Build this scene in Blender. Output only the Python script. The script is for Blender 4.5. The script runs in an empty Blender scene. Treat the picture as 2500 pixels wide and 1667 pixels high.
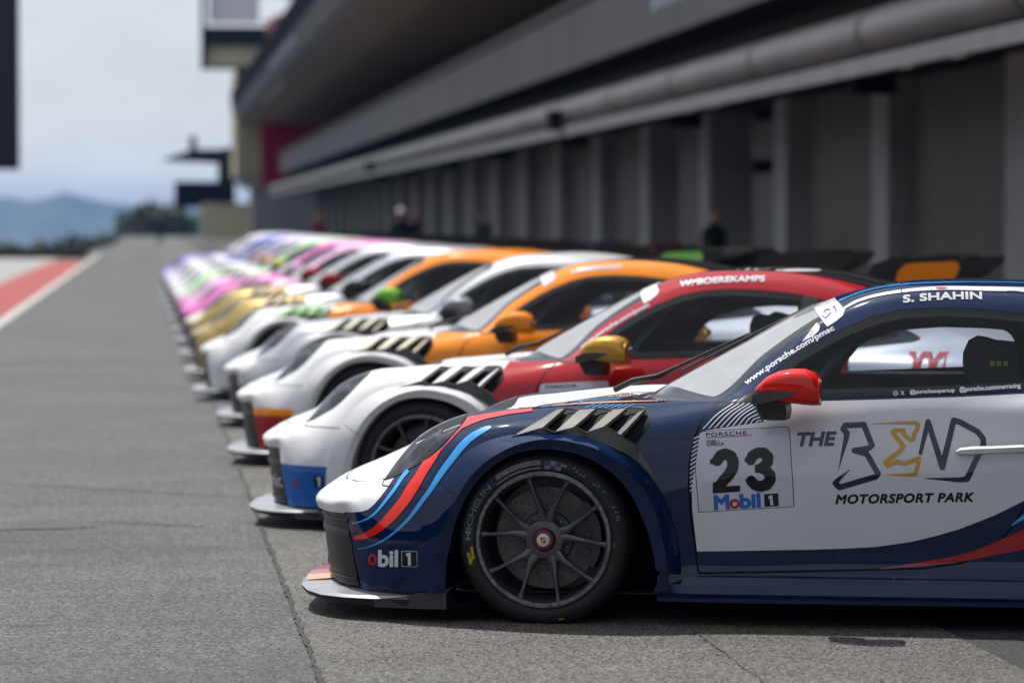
import bpy, bmesh, math, random
import numpy as np
from mathutils import Vector, Matrix
from mathutils.bvhtree import BVHTree
from mathutils.geometry import delaunay_2d_cdt
R = math.radians
rng = random.Random(7)
SC = bpy.context.scene
COL = SC.collection

# ------------------------------------------------------------------ camera
FPX, CXP, CYP, CAMH = 8333.0, 1250.0, 833.5, 1.443      # focal length / centre in pixels of the 2500 px photo
YAW = math.atan((CXP - 352) / FPX)
PIT = math.atan((CYP - 542) / FPX * math.cos(YAW))
cam_d = bpy.data.cameras.new('camera'); cam = bpy.data.objects.new('camera', cam_d); COL.objects.link(cam)
cam.location = (0, 0, CAMH); cam.rotation_euler = (R(90) - PIT, 0, -YAW)
cam_d.sensor_width = 36; cam_d.lens = FPX / 2500 * 36
cam_d.clip_start = .1; cam_d.clip_end = 20000
cam_d.dof.use_dof = True; cam_d.dof.focus_distance = 12.2; cam_d.dof.aperture_fstop = 2.5
SC.camera = cam

# ------------------------------------------------------------------ sky and sun
SUN_EL, SUN_AZ = R(62), R(-27)                            # azimuth clockwise from +Y
w = bpy.data.worlds.new('World'); SC.world = w; w.use_nodes = True
nt = w.node_tree; nt.nodes.clear()
sky = nt.nodes.new('ShaderNodeTexSky'); sky.sky_type = 'NISHITA'; sky.sun_disc = False
sky.sun_elevation = SUN_EL; sky.sun_rotation = SUN_AZ; sky.air_density = 1.0; sky.dust_density = 1.0; sky.ozone_density = 1.0
bg = nt.nodes.new('ShaderNodeBackground'); bg.inputs[1].default_value = .075
nt.links.new(sky.outputs[0], bg.inputs[0])
tc = nt.nodes.new('ShaderNodeTexCoord'); mp = nt.nodes.new('ShaderNodeMapping'); mp.inputs['Scale'].default_value = (1, 1, 3.2)
nz = nt.nodes.new('ShaderNodeTexNoise'); nz.inputs['Scale'].default_value = 2.6; nz.inputs['Detail'].default_value = 7; nz.inputs['Roughness'].default_value = .58
nz2 = nt.nodes.new('ShaderNodeTexNoise'); nz2.inputs['Scale'].default_value = 11; nz2.inputs['Detail'].default_value = 6; nz2.inputs['Roughness'].default_value = .6; nt.links.new(mp.outputs[0], nz2.inputs[0])
cr = nt.nodes.new('ShaderNodeValToRGB'); cr.color_ramp.elements[0].position = .36; cr.color_ramp.elements[1].position = .66
cr.color_ramp.elements[0].color = (.6, .6, .6, 1); cr.color_ramp.elements[1].color = (.97, .97, .97, 1)
bg2 = nt.nodes.new('ShaderNodeBackground'); bg2.inputs[0].default_value = (.84, .89, .95, 1); bg2.inputs[1].default_value = .80
mx = nt.nodes.new('ShaderNodeMixShader'); wo = nt.nodes.new('ShaderNodeOutputWorld')
nt.links.new(tc.outputs['Generated'], mp.inputs[0]); nt.links.new(mp.outputs[0], nz.inputs[0]); nt.links.new(nz.outputs[0], cr.inputs[0])
nt.links.new(cr.outputs[0], mx.inputs[0]); nt.links.new(bg.outputs[0], mx.inputs[1]); 
SDV = (math.sin(SUN_AZ) * math.cos(SUN_EL), math.cos(SUN_AZ) * math.cos(SUN_EL), math.sin(SUN_EL))
vd = nt.nodes.new('ShaderNodeVectorMath'); vd.operation = 'DOT_PRODUCT'; vd.inputs[1].default_value = SDV; nt.links.new(tc.outputs['Generated'], vd.inputs[0])
def mth(op, a, b_):
    n = nt.nodes.new('ShaderNodeMath'); n.operation = op
    for k_, v_ in ((0, a), (1, b_)):
        if isinstance(v_, (int, float)): n.inputs[k_].default_value = v_
        else: nt.links.new(v_, n.inputs[k_])
    return n.outputs[0]
dm = mth('MAXIMUM', vd.outputs['Value'], 0)
glow = mth('ADD', mth('MULTIPLY', mth('POWER', dm, 9), 1.2), mth('MULTIPLY', mth('POWER', dm, 60), 2.0))      # thin cloud lit from behind round the sun
nt.links.new(mth('ADD', mth('MULTIPLY', glow, cr.outputs[0]), mth('ADD', .55, mth('MULTIPLY', nz2.outputs[0], .36))), bg2.inputs[1])
nt.links.new(bg2.outputs[0], mx.inputs[2]); nt.links.new(mx.outputs[0], wo.inputs[0])
sd = bpy.data.lights.new('sun', 'SUN'); sd.energy = 4.4; sd.angle = R(.6); sd.color = (1, .95, .88)
so = bpy.data.objects.new('sun', sd); COL.objects.link(so)
SDIR = Vector((math.sin(SUN_AZ) * math.cos(SUN_EL), math.cos(SUN_AZ) * math.cos(SUN_EL), math.sin(SUN_EL)))
so.rotation_euler = SDIR.to_track_quat('Z', 'Y').to_euler()
SC.view_settings.view_transform = 'Standard'; SC.view_settings.look = 'None'
SC.view_settings.exposure = 0.38; SC.view_settings.gamma = 1
SC.cycles.use_denoising = True
SC.cycles.max_bounces = 8; SC.cycles.transparent_max_bounces = 24
SC.cycles.sample_clamp_indirect = 6; SC.cycles.sample_clamp_direct = 2.2

# ------------------------------------------------------------------ helpers
def tag(o, label=None, cat=None, group=None, kind=None):
    if label: o['label'] = label
    if cat: o['category'] = cat
    if group: o['group'] = group
    if kind: o['kind'] = kind
    return o

def empty(name, loc=(0, 0, 0), rz=0):
    o = bpy.data.objects.new(name, None); COL.objects.link(o)
    o.location = loc; o.rotation_euler = (0, 0, rz); o.empty_display_size = .2
    return o

def link(name, me, parent=None):
    o = bpy.data.objects.new(name, me); COL.objects.link(o)
    if parent: o.parent = parent
    return o

class MB:
    """collects geometry and links it as ONE mesh object"""
    def __init__(s): s.v = []; s.f = []; s.m = []; s.n = None
    def add(s, vs, fs, mi=0):
        b = len(s.v); s.v += [tuple(p) for p in vs]; s.f += [tuple(i + b for i in f) for f in fs]; s.m += [mi] * len(fs); return s
    def box(s, x0, x1, y0, y1, z0, z1, mi=0):
        return s.add([(x, y, z) for z in (z0, z1) for y in (y0, y1) for x in (x0, x1)],
                     [(0, 2, 3, 1), (4, 5, 7, 6), (0, 1, 5, 4), (2, 6, 7, 3), (0, 4, 6, 2), (1, 3, 7, 5)], mi)
    def tube(s, pts, r, n=8, mi=0, cap=True):
        P = [Vector(p) for p in pts]; rr = r if isinstance(r, (list, tuple)) else [r] * len(P); b = len(s.v); ring = []
        for i, p in enumerate(P):
            d = (P[min(i + 1, len(P) - 1)] - P[max(i - 1, 0)]).normalized()
            a = d.orthogonal().normalized() if i == 0 else (a - d * a.dot(d)).normalized()
            c = d.cross(a)
            s.v += [tuple(p + (a * math.cos(k * 2 * math.pi / n) + c * math.sin(k * 2 * math.pi / n)) * rr[i]) for k in range(n)]
        for i in range(len(P) - 1):
            for k in range(n):
                s.f.append((b + i * n + k, b + i * n + (k + 1) % n, b + (i + 1) * n + (k + 1) % n, b + (i + 1) * n + k)); s.m.append(mi)
        if cap:
            s.f.append(tuple(b + k for k in range(n))[::-1]); s.f.append(tuple(b + (len(P) - 1) * n + k for k in range(n))); s.m += [mi, mi]
        return s
    def loft(s, rings, closed=False, mi=0, capa=False, capb=False):
        b = len(s.v); n = len(rings[0])
        for r in rings: s.v += [tuple(p) for p in r]
        for i in range(len(rings) - 1):
            for k in range(n if closed else n - 1):
                j = (k + 1) % n
                s.f.append((b + i * n + k, b + i * n + j, b + (i + 1) * n + j, b + (i + 1) * n + k)); s.m.append(mi)
        if capa: s.f.append(tuple(b + k for k in range(n))[::-1]); s.m.append(mi)
        if capb: s.f.append(tuple(b + (len(rings) - 1) * n + k for k in range(n))); s.m.append(mi)
        return s
    def lathe(s, prof, c=(0, 0, 0), n=48, mi=0, arc=(0, 2 * math.pi)):
        """profile of (radius, y) about the local y axis"""
        full = arc[1] - arc[0] > 6.28
        m = n if full else n + 1
        rings = [[(c[0] + r * math.cos(arc[0] + (arc[1] - arc[0]) * k / n), c[1] + y, c[2] + r * math.sin(arc[0] + (arc[1] - arc[0]) * k / n)) for k in range(m)] for r, y in prof]
        return s.loft(rings, closed=full, mi=mi)
    def mesh(s, name, mats, smooth=True, sharp=35):
        me = bpy.data.meshes.new(name); me.from_pydata(s.v, [], s.f)
        for m in (mats if isinstance(mats, (list, tuple)) else [mats]): me.materials.append(m)
        me.polygons.foreach_set('material_index', s.m)
        bm = bmesh.new(); bm.from_mesh(me); bmesh.ops.recalc_face_normals(bm, faces=bm.faces); bm.to_mesh(me); bm.free()
        if smooth:
            me.polygons.foreach_set('use_smooth', [True] * len(me.polygons)); me.set_sharp_from_angle(angle=R(sharp))
        return me
    def build(s, name, mats, parent=None, smooth=True, sharp=35, bevel=0):
        o = link(name, s.mesh(name, mats, smooth, sharp), parent)
        if bevel:
            b = o.modifiers.new('bevel', 'BEVEL'); b.width = bevel; b.segments = 2; b.limit_method = 'ANGLE'; b.angle_limit = R(40)
        return o

# ------------------------------------------------------------------ materials
def mat(name, col, rough=.5, metal=0, coat=0, spec=.5, vary=.12, vscale=6, bump=0, bscale=80, crough=.04, emit=None, speck=0, emat=0):
    m = bpy.data.materials.new(name); m.use_nodes = True; t = m.node_tree; p = t.nodes['Principled BSDF']
    p.inputs['Roughness'].default_value = rough; p.inputs['Metallic'].default_value = metal
    p.inputs['Coat Weight'].default_value = coat; p.inputs['Coat Roughness'].default_value = crough
    p.inputs['Specular IOR Level'].default_value = spec
    tc = t.nodes.new('ShaderNodeTexCoord'); n = t.nodes.new('ShaderNodeTexNoise')
    n.inputs['Scale'].default_value = vscale; n.inputs['Detail'].default_value = 5
    t.links.new(tc.outputs['Object'], n.inputs['Vector'])
    c = t.nodes.new('ShaderNodeValToRGB'); lo = [x * (1 - vary) for x in col]; hi = [min(1, x * (1 + vary)) for x in col]
    c.color_ramp.elements[0].position = .3; c.color_ramp.elements[1].position = .7
    c.color_ramp.elements[0].color = (*lo, 1); c.color_ramp.elements[1].color = (*hi, 1)
    t.links.new(n.outputs[0], c.inputs[0]); out = c.outputs[0]
    if speck:      # small marks of dirt and stone chips
        n2 = t.nodes.new('ShaderNodeTexNoise'); n2.inputs['Scale'].default_value = 95; n2.inputs['Detail'].default_value = 2
        t.links.new(tc.outputs['Object'], n2.inputs['Vector'])
        c2 = t.nodes.new('ShaderNodeValToRGB'); c2.color_ramp.elements[0].position = .735; c2.color_ramp.elements[1].position = .76
        c2.color_ramp.elements[0].color = (0, 0, 0, 1); c2.color_ramp.elements[1].color = (speck,) * 3 + (1,)
        t.links.new(n2.outputs[0], c2.inputs[0])
        x = t.nodes.new('ShaderNodeMix'); x.data_type = 'RGBA'; x.inputs['B'].default_value = (.33, .32, .3, 1)
        t.links.new(c2.outputs[0], x.inputs['Factor']); t.links.new(out, x.inputs['A']); out = x.outputs['Result']
    t.links.new(out, p.inputs['Base Color'])
    if bump:
        n3 = t.nodes.new('ShaderNodeTexNoise'); n3.inputs['Scale'].default_value = bscale; n3.inputs['Detail'].default_value = 4
        t.links.new(tc.outputs['Object'], n3.inputs['Vector'])
        b = t.nodes.new('ShaderNodeBump'); b.inputs['Strength'].default_value = bump; b.inputs['Distance'].default_value = .01
        t.links.new(n3.outputs[0], b.inputs['Height']); t.links.new(b.outputs[0], p.inputs['Normal'])
    if emit: p.inputs['Emission Color'].default_value = (*emit, 1); p.inputs['Emission Strength'].default_value = emat
    return m

def paint(name, col, metal=0, rough=.32, speck=.35): return mat(name, col, rough, metal, .75, .0, .03, 3, speck=speck, crough=.07)

def glass(name, tint=(.82, .86, .9), ior=1.5, pale_mix=0):
    m = bpy.data.materials.new(name); m.use_nodes = True; t = m.node_tree; t.nodes.clear()
    o = t.nodes.new('ShaderNodeOutputMaterial'); tr = t.nodes.new('ShaderNodeBsdfTransparent'); gl = t.nodes.new('ShaderNodeBsdfGlossy')
    tr.inputs[0].default_value = (*tint, 1); gl.inputs['Roughness'].default_value = .02
    f = t.nodes.new('ShaderNodeFresnel'); f.inputs[0].default_value = ior; x = t.nodes.new('ShaderNodeMixShader')
    if pale_mix:  # uneven pale diffuse layer mixed over the transparent part
        d = t.nodes.new('ShaderNodeBsdfDiffuse'); d.inputs[0].default_value = (.8, .82, .85, 1); y = t.nodes.new('ShaderNodeMixShader'); n = t.nodes.new('ShaderNodeTexNoise'); n.inputs['Scale'].default_value = 5
        tcn = t.nodes.new('ShaderNodeTexCoord'); t.links.new(tcn.outputs['Object'], n.inputs['Vector']); mu = t.nodes.new('ShaderNodeMapRange'); mu.inputs['To Min'].default_value = pale_mix * .8; mu.inputs['To Max'].default_value = pale_mix * 1.2; t.links.new(n.outputs[0], mu.inputs[0])
        t.links.new(mu.outputs[0], y.inputs[0]); t.links.new(tr.outputs[0], y.inputs[1]); t.links.new(d.outputs[0], y.inputs[2]); tr = y
    t.links.new(f.outputs[0], x.inputs[0]); t.links.new(tr.outputs[0], x.inputs[1]); t.links.new(gl.outputs[0], x.inputs[2]); t.links.new(x.outputs[0], o.inputs[0])
    return m

def ground_mat(name, base, speckle, big=.25, gscale=240, rough=.85, marks=0, bumpd=.004, spec=.35):
    m = bpy.data.materials.new(name); m.use_nodes = True; t = m.node_tree; p = t.nodes['Principled BSDF']
    p.inputs['Roughness'].default_value = rough; p.inputs['Specular IOR Level'].default_value = spec
    tc = t.nodes.new('ShaderNodeTexCoord')
    def noise(sc, det, vec=None, ro=.6):
        n = t.nodes.new('ShaderNodeTexNoise'); n.inputs['Scale'].default_value = sc; n.inputs['Detail'].default_value = det; n.inputs['Roughness'].default_value = ro
        t.links.new(vec or tc.outputs['Object'], n.inputs['Vector']); return n.outputs[0]
    def ramp(src, a, b, ca, cb):
        r = t.nodes.new('ShaderNodeValToRGB'); r.color_ramp.elements[0].position = a; r.color_ramp.elements[1].position = b
        r.color_ramp.elements[0].color = (ca,) * 3 + (1,); r.color_ramp.elements[1].color = (cb,) * 3 + (1,)
        t.links.new(src, r.inputs[0]); return r.outputs[0]
    def mul(a, b):
        x = t.nodes.new('ShaderNodeMix'); x.data_type = 'RGBA'; x.blend_type = 'MULTIPLY'; x.inputs['Factor'].default_value = 1
        t.links.new(a, x.inputs['A']); t.links.new(b, x.inputs['B']); return x.outputs['Result']
    vo = t.nodes.new('ShaderNodeTexVoronoi'); vo.inputs['Scale'].default_value = gscale; t.links.new(tc.outputs['Object'], vo.inputs['Vector'])
    sep = t.nodes.new('ShaderNodeSeparateColor'); t.links.new(vo.outputs['Color'], sep.inputs[0])
    g = ramp(sep.outputs[0], .05, .95, 1 - speckle, 1 + speckle)
    g2 = ramp(noise(90, 3), .35, .65, 1 - speckle * .6, 1 + speckle * .6)
    b1 = ramp(noise(.55, 5), .3, .7, 1 - big, 1 + big * .6)
    mpn = t.nodes.new('ShaderNodeMapping'); mpn.inputs['Scale'].default_value = (.35, 2.2, 1); t.links.new(tc.outputs['Object'], mpn.inputs[0])
    b2 = ramp(noise(1.3, 4, mpn.outputs[0]), .3, .7, 1 - big * .7, 1 + big * .3)
    col = t.nodes.new('ShaderNodeRGB'); col.outputs[0].default_value = (*base, 1)
    c = mul(mul(mul(mul(col.outputs[0], g), g2), b1), b2)
    if marks:       # rubber left by tyres
        mp2 = t.nodes.new('ShaderNodeMapping'); mp2.inputs['Scale'].default_value = (1.1, 5.5, 1); mp2.inputs['Rotation'].default_value = (0, 0, R(9)); t.links.new(tc.outputs['Object'], mp2.inputs[0])
        c = mul(c, ramp(noise(1.1, 3, mp2.outputs[0]), .62, .72, 1, 1 - marks))
    t.links.new(c, p.inputs['Base Color'])
    bp = t.nodes.new('ShaderNodeBump'); bp.inputs['Strength'].default_value = .9; bp.inputs['Distance'].default_value = bumpd
    ad = t.nodes.new('ShaderNodeMath'); ad.operation = 'ADD'; t.links.new(sep.outputs[0], ad.inputs[0]); t.links.new(noise(120, 4), ad.inputs[1])
    t.links.new(ad.outputs[0], bp.inputs['Height']); t.links.new(bp.outputs[0], p.inputs['Normal'])
    return m

M = {}
M['asphalt'] = ground_mat('asphalt', (.086, .086, .087), 1.0, .32, 115, marks=.5, rough=.66, spec=.42, bumpd=.016)
M['concrete'] = ground_mat('pit_concrete', (.110, .107, .099), 1.0, .26, 115, rough=.68, spec=.4, bumpd=.014)
M['dark_asphalt'] = ground_mat('dark_asphalt', (.036, .037, .040), .8, .15, 150)
M['joint'] = mat('joint', (.035, .033, .03), .95, vary=.4, vscale=30)
M['red_ground'] = ground_mat('red_ground', (.30, .062, .058), .2, .18, 120)
M['white_line'] = ground_mat('white_line', (.45, .45, .44), .15, .15, 120)
M['pale_ground'] = ground_mat('pale_ground', (.27, .275, .27), .25, .12, 120)
M['black'] = mat('matt_black', (.006, .006, .007), .6, vary=.3, spec=.08)
M['rubber'] = mat('rubber', (.013, .013, .014), .62, vary=.35, vscale=14, bump=.25, bscale=160, spec=.35)
M['satin_black'] = mat('satin_black', (.012, .0125, .014), .42, vary=.15, spec=.3)
M['carbon'] = mat('dark_grey_plastic', (.035, .035, .038), .38, vary=.2, vscale=60)
M['trim'] = mat('gloss_black', (.006, .006, .008), .2, coat=.2, spec=.25)
M['frit'] = mat('black_glass_border', (.008, .009, .012), .06, coat=.7, spec=.1)
M['lens_grey'] = mat('headlight_unit', (.36, .38, .46), .25, .5, coat=.5, vary=.3, vscale=18)
M['glass'] = glass('window_glass', (.80, .84, .90), 1.38)
M['ws_glass'] = glass('windshield_glass', (.70, .76, .80), 1.8, .42)
M['cover'] = glass('headlight_cover', (.88, .90, .92), 1.5)
M['rim'] = mat('dark_grey_rim', (.09, .092, .10), .36, .75, vary=.2, vscale=25)
M['rim_lip'] = mat('worn_rim_lip', (.17, .17, .175), .40, .8, vary=.5, vscale=70)
M['disc'] = mat('brake_disc', (.10, .095, .095), .45, .6, vary=.25, vscale=20)
M['nut'] = mat('red_nut', (.14, .025, .045), .35, .5)
M['gold'] = mat('gold_badge', (.62, .42, .12), .35, .6)
M['chrome'] = mat('silver', (.55, .56, .58), .2, .9)
M['seat'] = mat('seat_fabric', (.006, .007, .010), .8, vary=.3)
M['cage'] = mat('cage_tube', (.03, .036, .055), .4)
M['interior'] = mat('interior_dark', (.008, .009, .014), .55, vary=.2)
M['lens'] = mat('headlight_lens', (.05, .09, .25), .08, .3, coat=1)
M['reflector'] = mat('headlight_reflector', (.28, .28, .28), .22, .8)
M['white_d'] = mat('white_film', (.58, .58, .62), .35, coat=.6, vary=.02, spec=.05)
M['offwhite_d'] = mat('number_film', (.52, .52, .60), .3, coat=.8, vary=.02, spec=.05)
M['black_d'] = mat('black_film', (.012, .012, .014), .4, coat=.5, spec=.05)
M['navy_d'] = mat('navy_film', (.012, .018, .045), .3, coat=.9, spec=.05)
M['red_d'] = mat('red_film', (.68, .018, .004), .32, coat=.9, vary=.03, spec=.05)
M['dred_d'] = mat('deep_red_film', (.34, .014, .022), .32, coat=.9, vary=.03, spec=.05)
M['blue_d'] = mat('sky_blue_film', (.03, .30, .72), .32, coat=.9, vary=.03, spec=.05)
M['mblue_d'] = mat('blue_film', (.02, .12, .46), .35, coat=.6, vary=.03, spec=.05)
M['gold_d'] = mat('gold_film', (.50, .27, .04), .35, coat=.6, spec=.05)
M['orange_d'] = mat('pale_orange_film', (.72, .32, .16), .35, coat=.6, spec=.05)
M['grey_d'] = mat('grey_print', (.12, .122, .13), .55, vary=.35, vscale=60)
M['tblue_d'] = mat('tyre_blue_print', (.012, .025, .10), .6, vary=.3, vscale=40)
M['tyel_d'] = mat('tyre_yellow_print', (.36, .27, .02), .6, vary=.2)
M['chalk_d'] = mat('chalk_print', (.10, .17, .20), .7)
P = {}
for n_, c_, mt in [('navy', (.002, .011, .046), 0), ('white', (.63, .635, .65), 0), ('red', (.36, .010, .018), 0), ('mirror_red', (.62, .016, .012), 0),
                   ('deep_red', (.30, .008, .012), 0), ('blue', (.006, .10, .40), 0), ('orange', (.78, .24, .012), 0), ('silver', (.40, .41, .44), .3),
                   ('grey', (.20, .21, .235), .3), ('black', (.010, .011, .013), 0), ('gold', (.36, .25, .07), .45), ('bright_gold', (.55, .30, .04), .4), ('pink', (.66, .17, .46), 0),
                   ('pale_pink', (.74, .45, .66), 0), ('green', (.17, .50, .05), 0), ('pale_green', (.55, .75, .50), 0), ('purple', (.26, .17, .60), 0),
                   ('lilac', (.58, .52, .76), 0), ('royal', (.05, .10, .50), 0), ('cream', (.62, .58, .47), 0), ('lime', (.62, .66, .04), 0)]:
    P[n_] = paint('paint_' + n_, c_, mt)
P['navy'] = mat('paint_navy_gloss', (.003, .014, .058), .3, 0, .7, .0, .03, 3, speck=.35, crough=.04)
M['splitter'] = mat('satin_splitter', (.24, .245, .26), .30, coat=.3, vary=.12, vscale=12)
M['louvre'] = mat('satin_louvre', (.15, .145, .135), .5, vary=.08, spec=.15)
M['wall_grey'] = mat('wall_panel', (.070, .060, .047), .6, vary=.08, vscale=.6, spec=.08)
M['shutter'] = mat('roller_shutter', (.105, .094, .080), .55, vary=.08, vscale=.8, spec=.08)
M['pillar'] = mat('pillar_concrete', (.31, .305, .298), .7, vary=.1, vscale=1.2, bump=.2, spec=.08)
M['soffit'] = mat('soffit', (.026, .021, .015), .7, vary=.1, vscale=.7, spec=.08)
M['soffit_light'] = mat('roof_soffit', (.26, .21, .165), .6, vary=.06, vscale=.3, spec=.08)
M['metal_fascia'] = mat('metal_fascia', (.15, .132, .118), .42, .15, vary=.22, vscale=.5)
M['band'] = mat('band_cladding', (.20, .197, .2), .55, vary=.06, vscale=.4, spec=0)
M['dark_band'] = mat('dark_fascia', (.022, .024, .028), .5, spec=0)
M['glass_and_shade'] = mat('dark_glass_and_recess_shade', (.010, .011, .016), .3, spec=0)
M['crimson'] = mat('crimson_panel', (.30, .010, .032), .6, spec=.08)
M['beige'] = mat('beige_wall', (.40, .36, .25), .8, vary=.1, vscale=.5, spec=.08)
M['tree'] = mat('foliage', (.045, .065, .04), .8, vary=.5, vscale=.8)
M['trunk'] = mat('bark', (.08, .06, .045), .9, vary=.3)
M['hill'] = mat('hill_scrub', (.05, .075, .06), .95, vary=.35, vscale=.01)
M['lamp'] = mat('warm_lamp', (.7, .6, .4), .5, emit=(1, .85, .55), emat=.25)
M['skin'] = mat('skin', (.42, .25, .18), .5)
M['cloth'] = mat('dark_cloth', (.012, .013, .018), .85, vary=.3)
M['hair'] = mat('hair', (.02, .015, .012), .7)
M['teal_d'] = mat('pale_teal_letters', (.55, .66, .70), .5)

# ------------------------------------------------------------------ ground and track
def sheet(name, x0, x1, y0, y1, z, m, label=None, nx=1, ny=1):
    b = MB(); b.add([(x0, y0, z), (x1, y0, z), (x1, y1, z), (x0, y1, z)], [(0, 1, 2, 3)])
    o = b.build(name, m, smooth=False); tag(o, kind='structure'); return o
g = MB(); ZL = ((-300, -.012, -.012), (142, -.012, -.012), (220, -1.3, -.012), (350, -3.0, -.012), (385, -3.4, -.9), (430, -4.2, -3.6), (900, -9, -9), (3000, -28, -28), (9500, -60, -60))
g.loft([[(-9000, y_, a_), (-3.2, y_, a_), (-2.0, y_, c_), (9000, y_, c_)] for y_, a_, c_ in ZL])
tag(g.build('ground', M['asphalt'], smooth=False), kind='structure')
sheet('pit_lane', -1.98, .55, -46, 345, -.004, M['asphalt'])
sheet('pavement', .55, 2.82, -46, 345, 0, M['concrete'])
sheet('apron', 2.82, 11.0, -46, 250, -.002, M['dark_asphalt'])
sheet('white_line', -2.15, -1.99, 8, 160, 0, M['white_line'])
sheet('red_run_off', -3.42, -2.15, 8, 128, -.004, M['red_ground'])
sheet('track_edge', -9, -3.42, 8, 140, -.006, M['pale_ground'])
def joint(name, x, wid, y0, y1, z):
    b = MB(); L = []; y = y0
    while y < y1:
        d = .006 * rng.uniform(-1, 1); ww = wid * rng.uniform(.5, 1.5); L.append((x + d - ww / 2, x + d + ww / 2, y)); y += .05 if y < 18 else .6
    b.v = [(a, yy, z) for a, c, yy in L] + [(c, yy, z) for a, c, yy in L]; n = len(L)
    b.f = [(i, n + i, n + i + 1, i + 1) for i in range(n - 1)]; b.m = [0] * (n - 1)
    o = b.build(name, M['joint'], smooth=False); tag(o, kind='structure')
joint('pavement_joint', .55, .017, 2, 200, .004)
joint('pavement_joint', 1.93, .005, 2, 200, .004)
M['mark'] = mat('rubber_mark', (.030, .030, .031), .8, vary=.3, vscale=12)
def mark(pts, wd):
    b = MB(); L = []
    for i, (x, y) in enumerate(pts): ww = wd * (.35 + .65 * math.sin(math.pi * (i + .3) / len(pts))) * rng.uniform(.7, 1.2); L.append((x, y, ww))
    b.loft([[(x, y - ww, .001), (x, y + ww, .001)] for x, y, ww in L]); tag(b.build('tyre_mark', M['mark'], smooth=False), kind='structure')
mark([(-.70 + .06 * i, 16.2 + .02 * math.sin(i) + .012 * i) for i in range(9)], .028)
mark([(-.9 + .12 * i, 19.2 - .10 * i + .02 * math.sin(2 * i)) for i in range(12)], .02)
mark([(-.2 + .07 * i, 16.6 - .05 * i) for i in range(8)], .018)
sheet('yellow_line', -1.6, -.5, 150, 151.5, .003, M['tyel_d'])

# ------------------------------------------------------------------ pit building
FX = 11.0                                                # garage front
YB0, YB1 = -46.0, 236.0
bld = empty('pit_building', (FX, YB0, 0)); tag(bld, 'long grey pit building with garage shutters, a curved canopy and a dark open upper floor', 'building')
def bpart(mb, name, m, parent=bld, **k):
    mb.v = [(x - FX, y - YB0, z) for x, y, z in mb.v]
    return mb.build(name, m, parent, **k)
def prof(pts, y0, y1, n=1, mi=0):
    b = MB(); ys = [y0 + (y1 - y0) * i / n for i in range(n + 1)]
    b.loft([[(x, y, z) for x, z in pts] for y in ys], mi=mi); return b
bpart(prof([(FX + .9, 0), (FX + .9, 4.0)], YB0, YB1), 'wall', M['glass_and_shade'], smooth=False)  # near-black colour carries the deep shade of the garage recesses
BAY = 8.1; y = 51.1 - BAY * 11
k = 0
while y < YB1 - BAY:
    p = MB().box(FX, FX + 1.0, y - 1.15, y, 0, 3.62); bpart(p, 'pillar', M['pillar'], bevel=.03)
    if k not in (12, 13):
        d = MB()
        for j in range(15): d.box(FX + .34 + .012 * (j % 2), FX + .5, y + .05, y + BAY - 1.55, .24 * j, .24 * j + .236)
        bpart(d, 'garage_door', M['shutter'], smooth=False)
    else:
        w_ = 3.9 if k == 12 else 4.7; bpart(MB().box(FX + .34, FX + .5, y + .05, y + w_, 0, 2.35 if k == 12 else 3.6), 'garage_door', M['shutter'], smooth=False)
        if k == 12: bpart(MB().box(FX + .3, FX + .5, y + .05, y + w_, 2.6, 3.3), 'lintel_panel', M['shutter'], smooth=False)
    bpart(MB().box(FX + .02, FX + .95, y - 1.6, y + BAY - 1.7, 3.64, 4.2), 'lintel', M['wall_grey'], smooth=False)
    y += BAY; k += 1
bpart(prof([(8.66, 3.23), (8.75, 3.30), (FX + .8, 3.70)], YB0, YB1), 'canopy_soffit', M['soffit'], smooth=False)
bpart(MB().box(8.58, 8.66, YB0, YB1, 3.22, 3.42), 'canopy_lip', M['pillar'], smooth=False)
arc = [(8.62 + .0, 3.43)] + [(9.02 - .50 * math.cos(a), 3.74 + .33 * math.sin(a)) for a in np.linspace(-1.1, 1.35, 14)]
bpart(prof(arc, YB0, YB1), 'curved_fascia', M['metal_fascia'])
y = YB0 + 5
while y < YB1:
    q = MB(); q.loft([[(x - .012, yy, z + .004) for x, z in arc] for yy in (y, y + .09)]); bpart(q, 'fascia_seam', M['black']); y += 7.4
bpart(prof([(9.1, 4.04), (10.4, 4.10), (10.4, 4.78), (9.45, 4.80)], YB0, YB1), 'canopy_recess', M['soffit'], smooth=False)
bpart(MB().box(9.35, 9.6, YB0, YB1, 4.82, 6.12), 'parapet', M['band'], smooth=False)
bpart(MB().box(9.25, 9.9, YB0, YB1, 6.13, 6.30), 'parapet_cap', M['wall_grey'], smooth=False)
y = YB0 + 2
while y < YB1:
    bpart(MB().box(9.343, 9.35, y, y + .03, 4.86, 6.1), 'parapet_joint', M['dark_band'], smooth=False); y += 14.8
bpart(prof([(9.6, 6.1), (13, 6.1), (13, 9.0)], YB0, YB1), 'terrace_wall', M['glass_and_shade'], smooth=False)
bpart(prof([(6.64, 10.1), (6.6, 11.35), (8, 12.0)], YB0, 262), 'roof_edge', M['dark_band'], smooth=False)
bpart(prof([(6.67, 10.1), (7.04, 9.28), (7.48, 8.97)], YB0, 262), 'roof_fascia', M['band'], smooth=False)
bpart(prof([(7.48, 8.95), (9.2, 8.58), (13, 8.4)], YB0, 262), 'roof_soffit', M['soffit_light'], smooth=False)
bpart(prof([(7.6, 12.1), (14, 12.2), (14, 0)], YB0, 262), 'roof', M['dark_band'], smooth=False)
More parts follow.
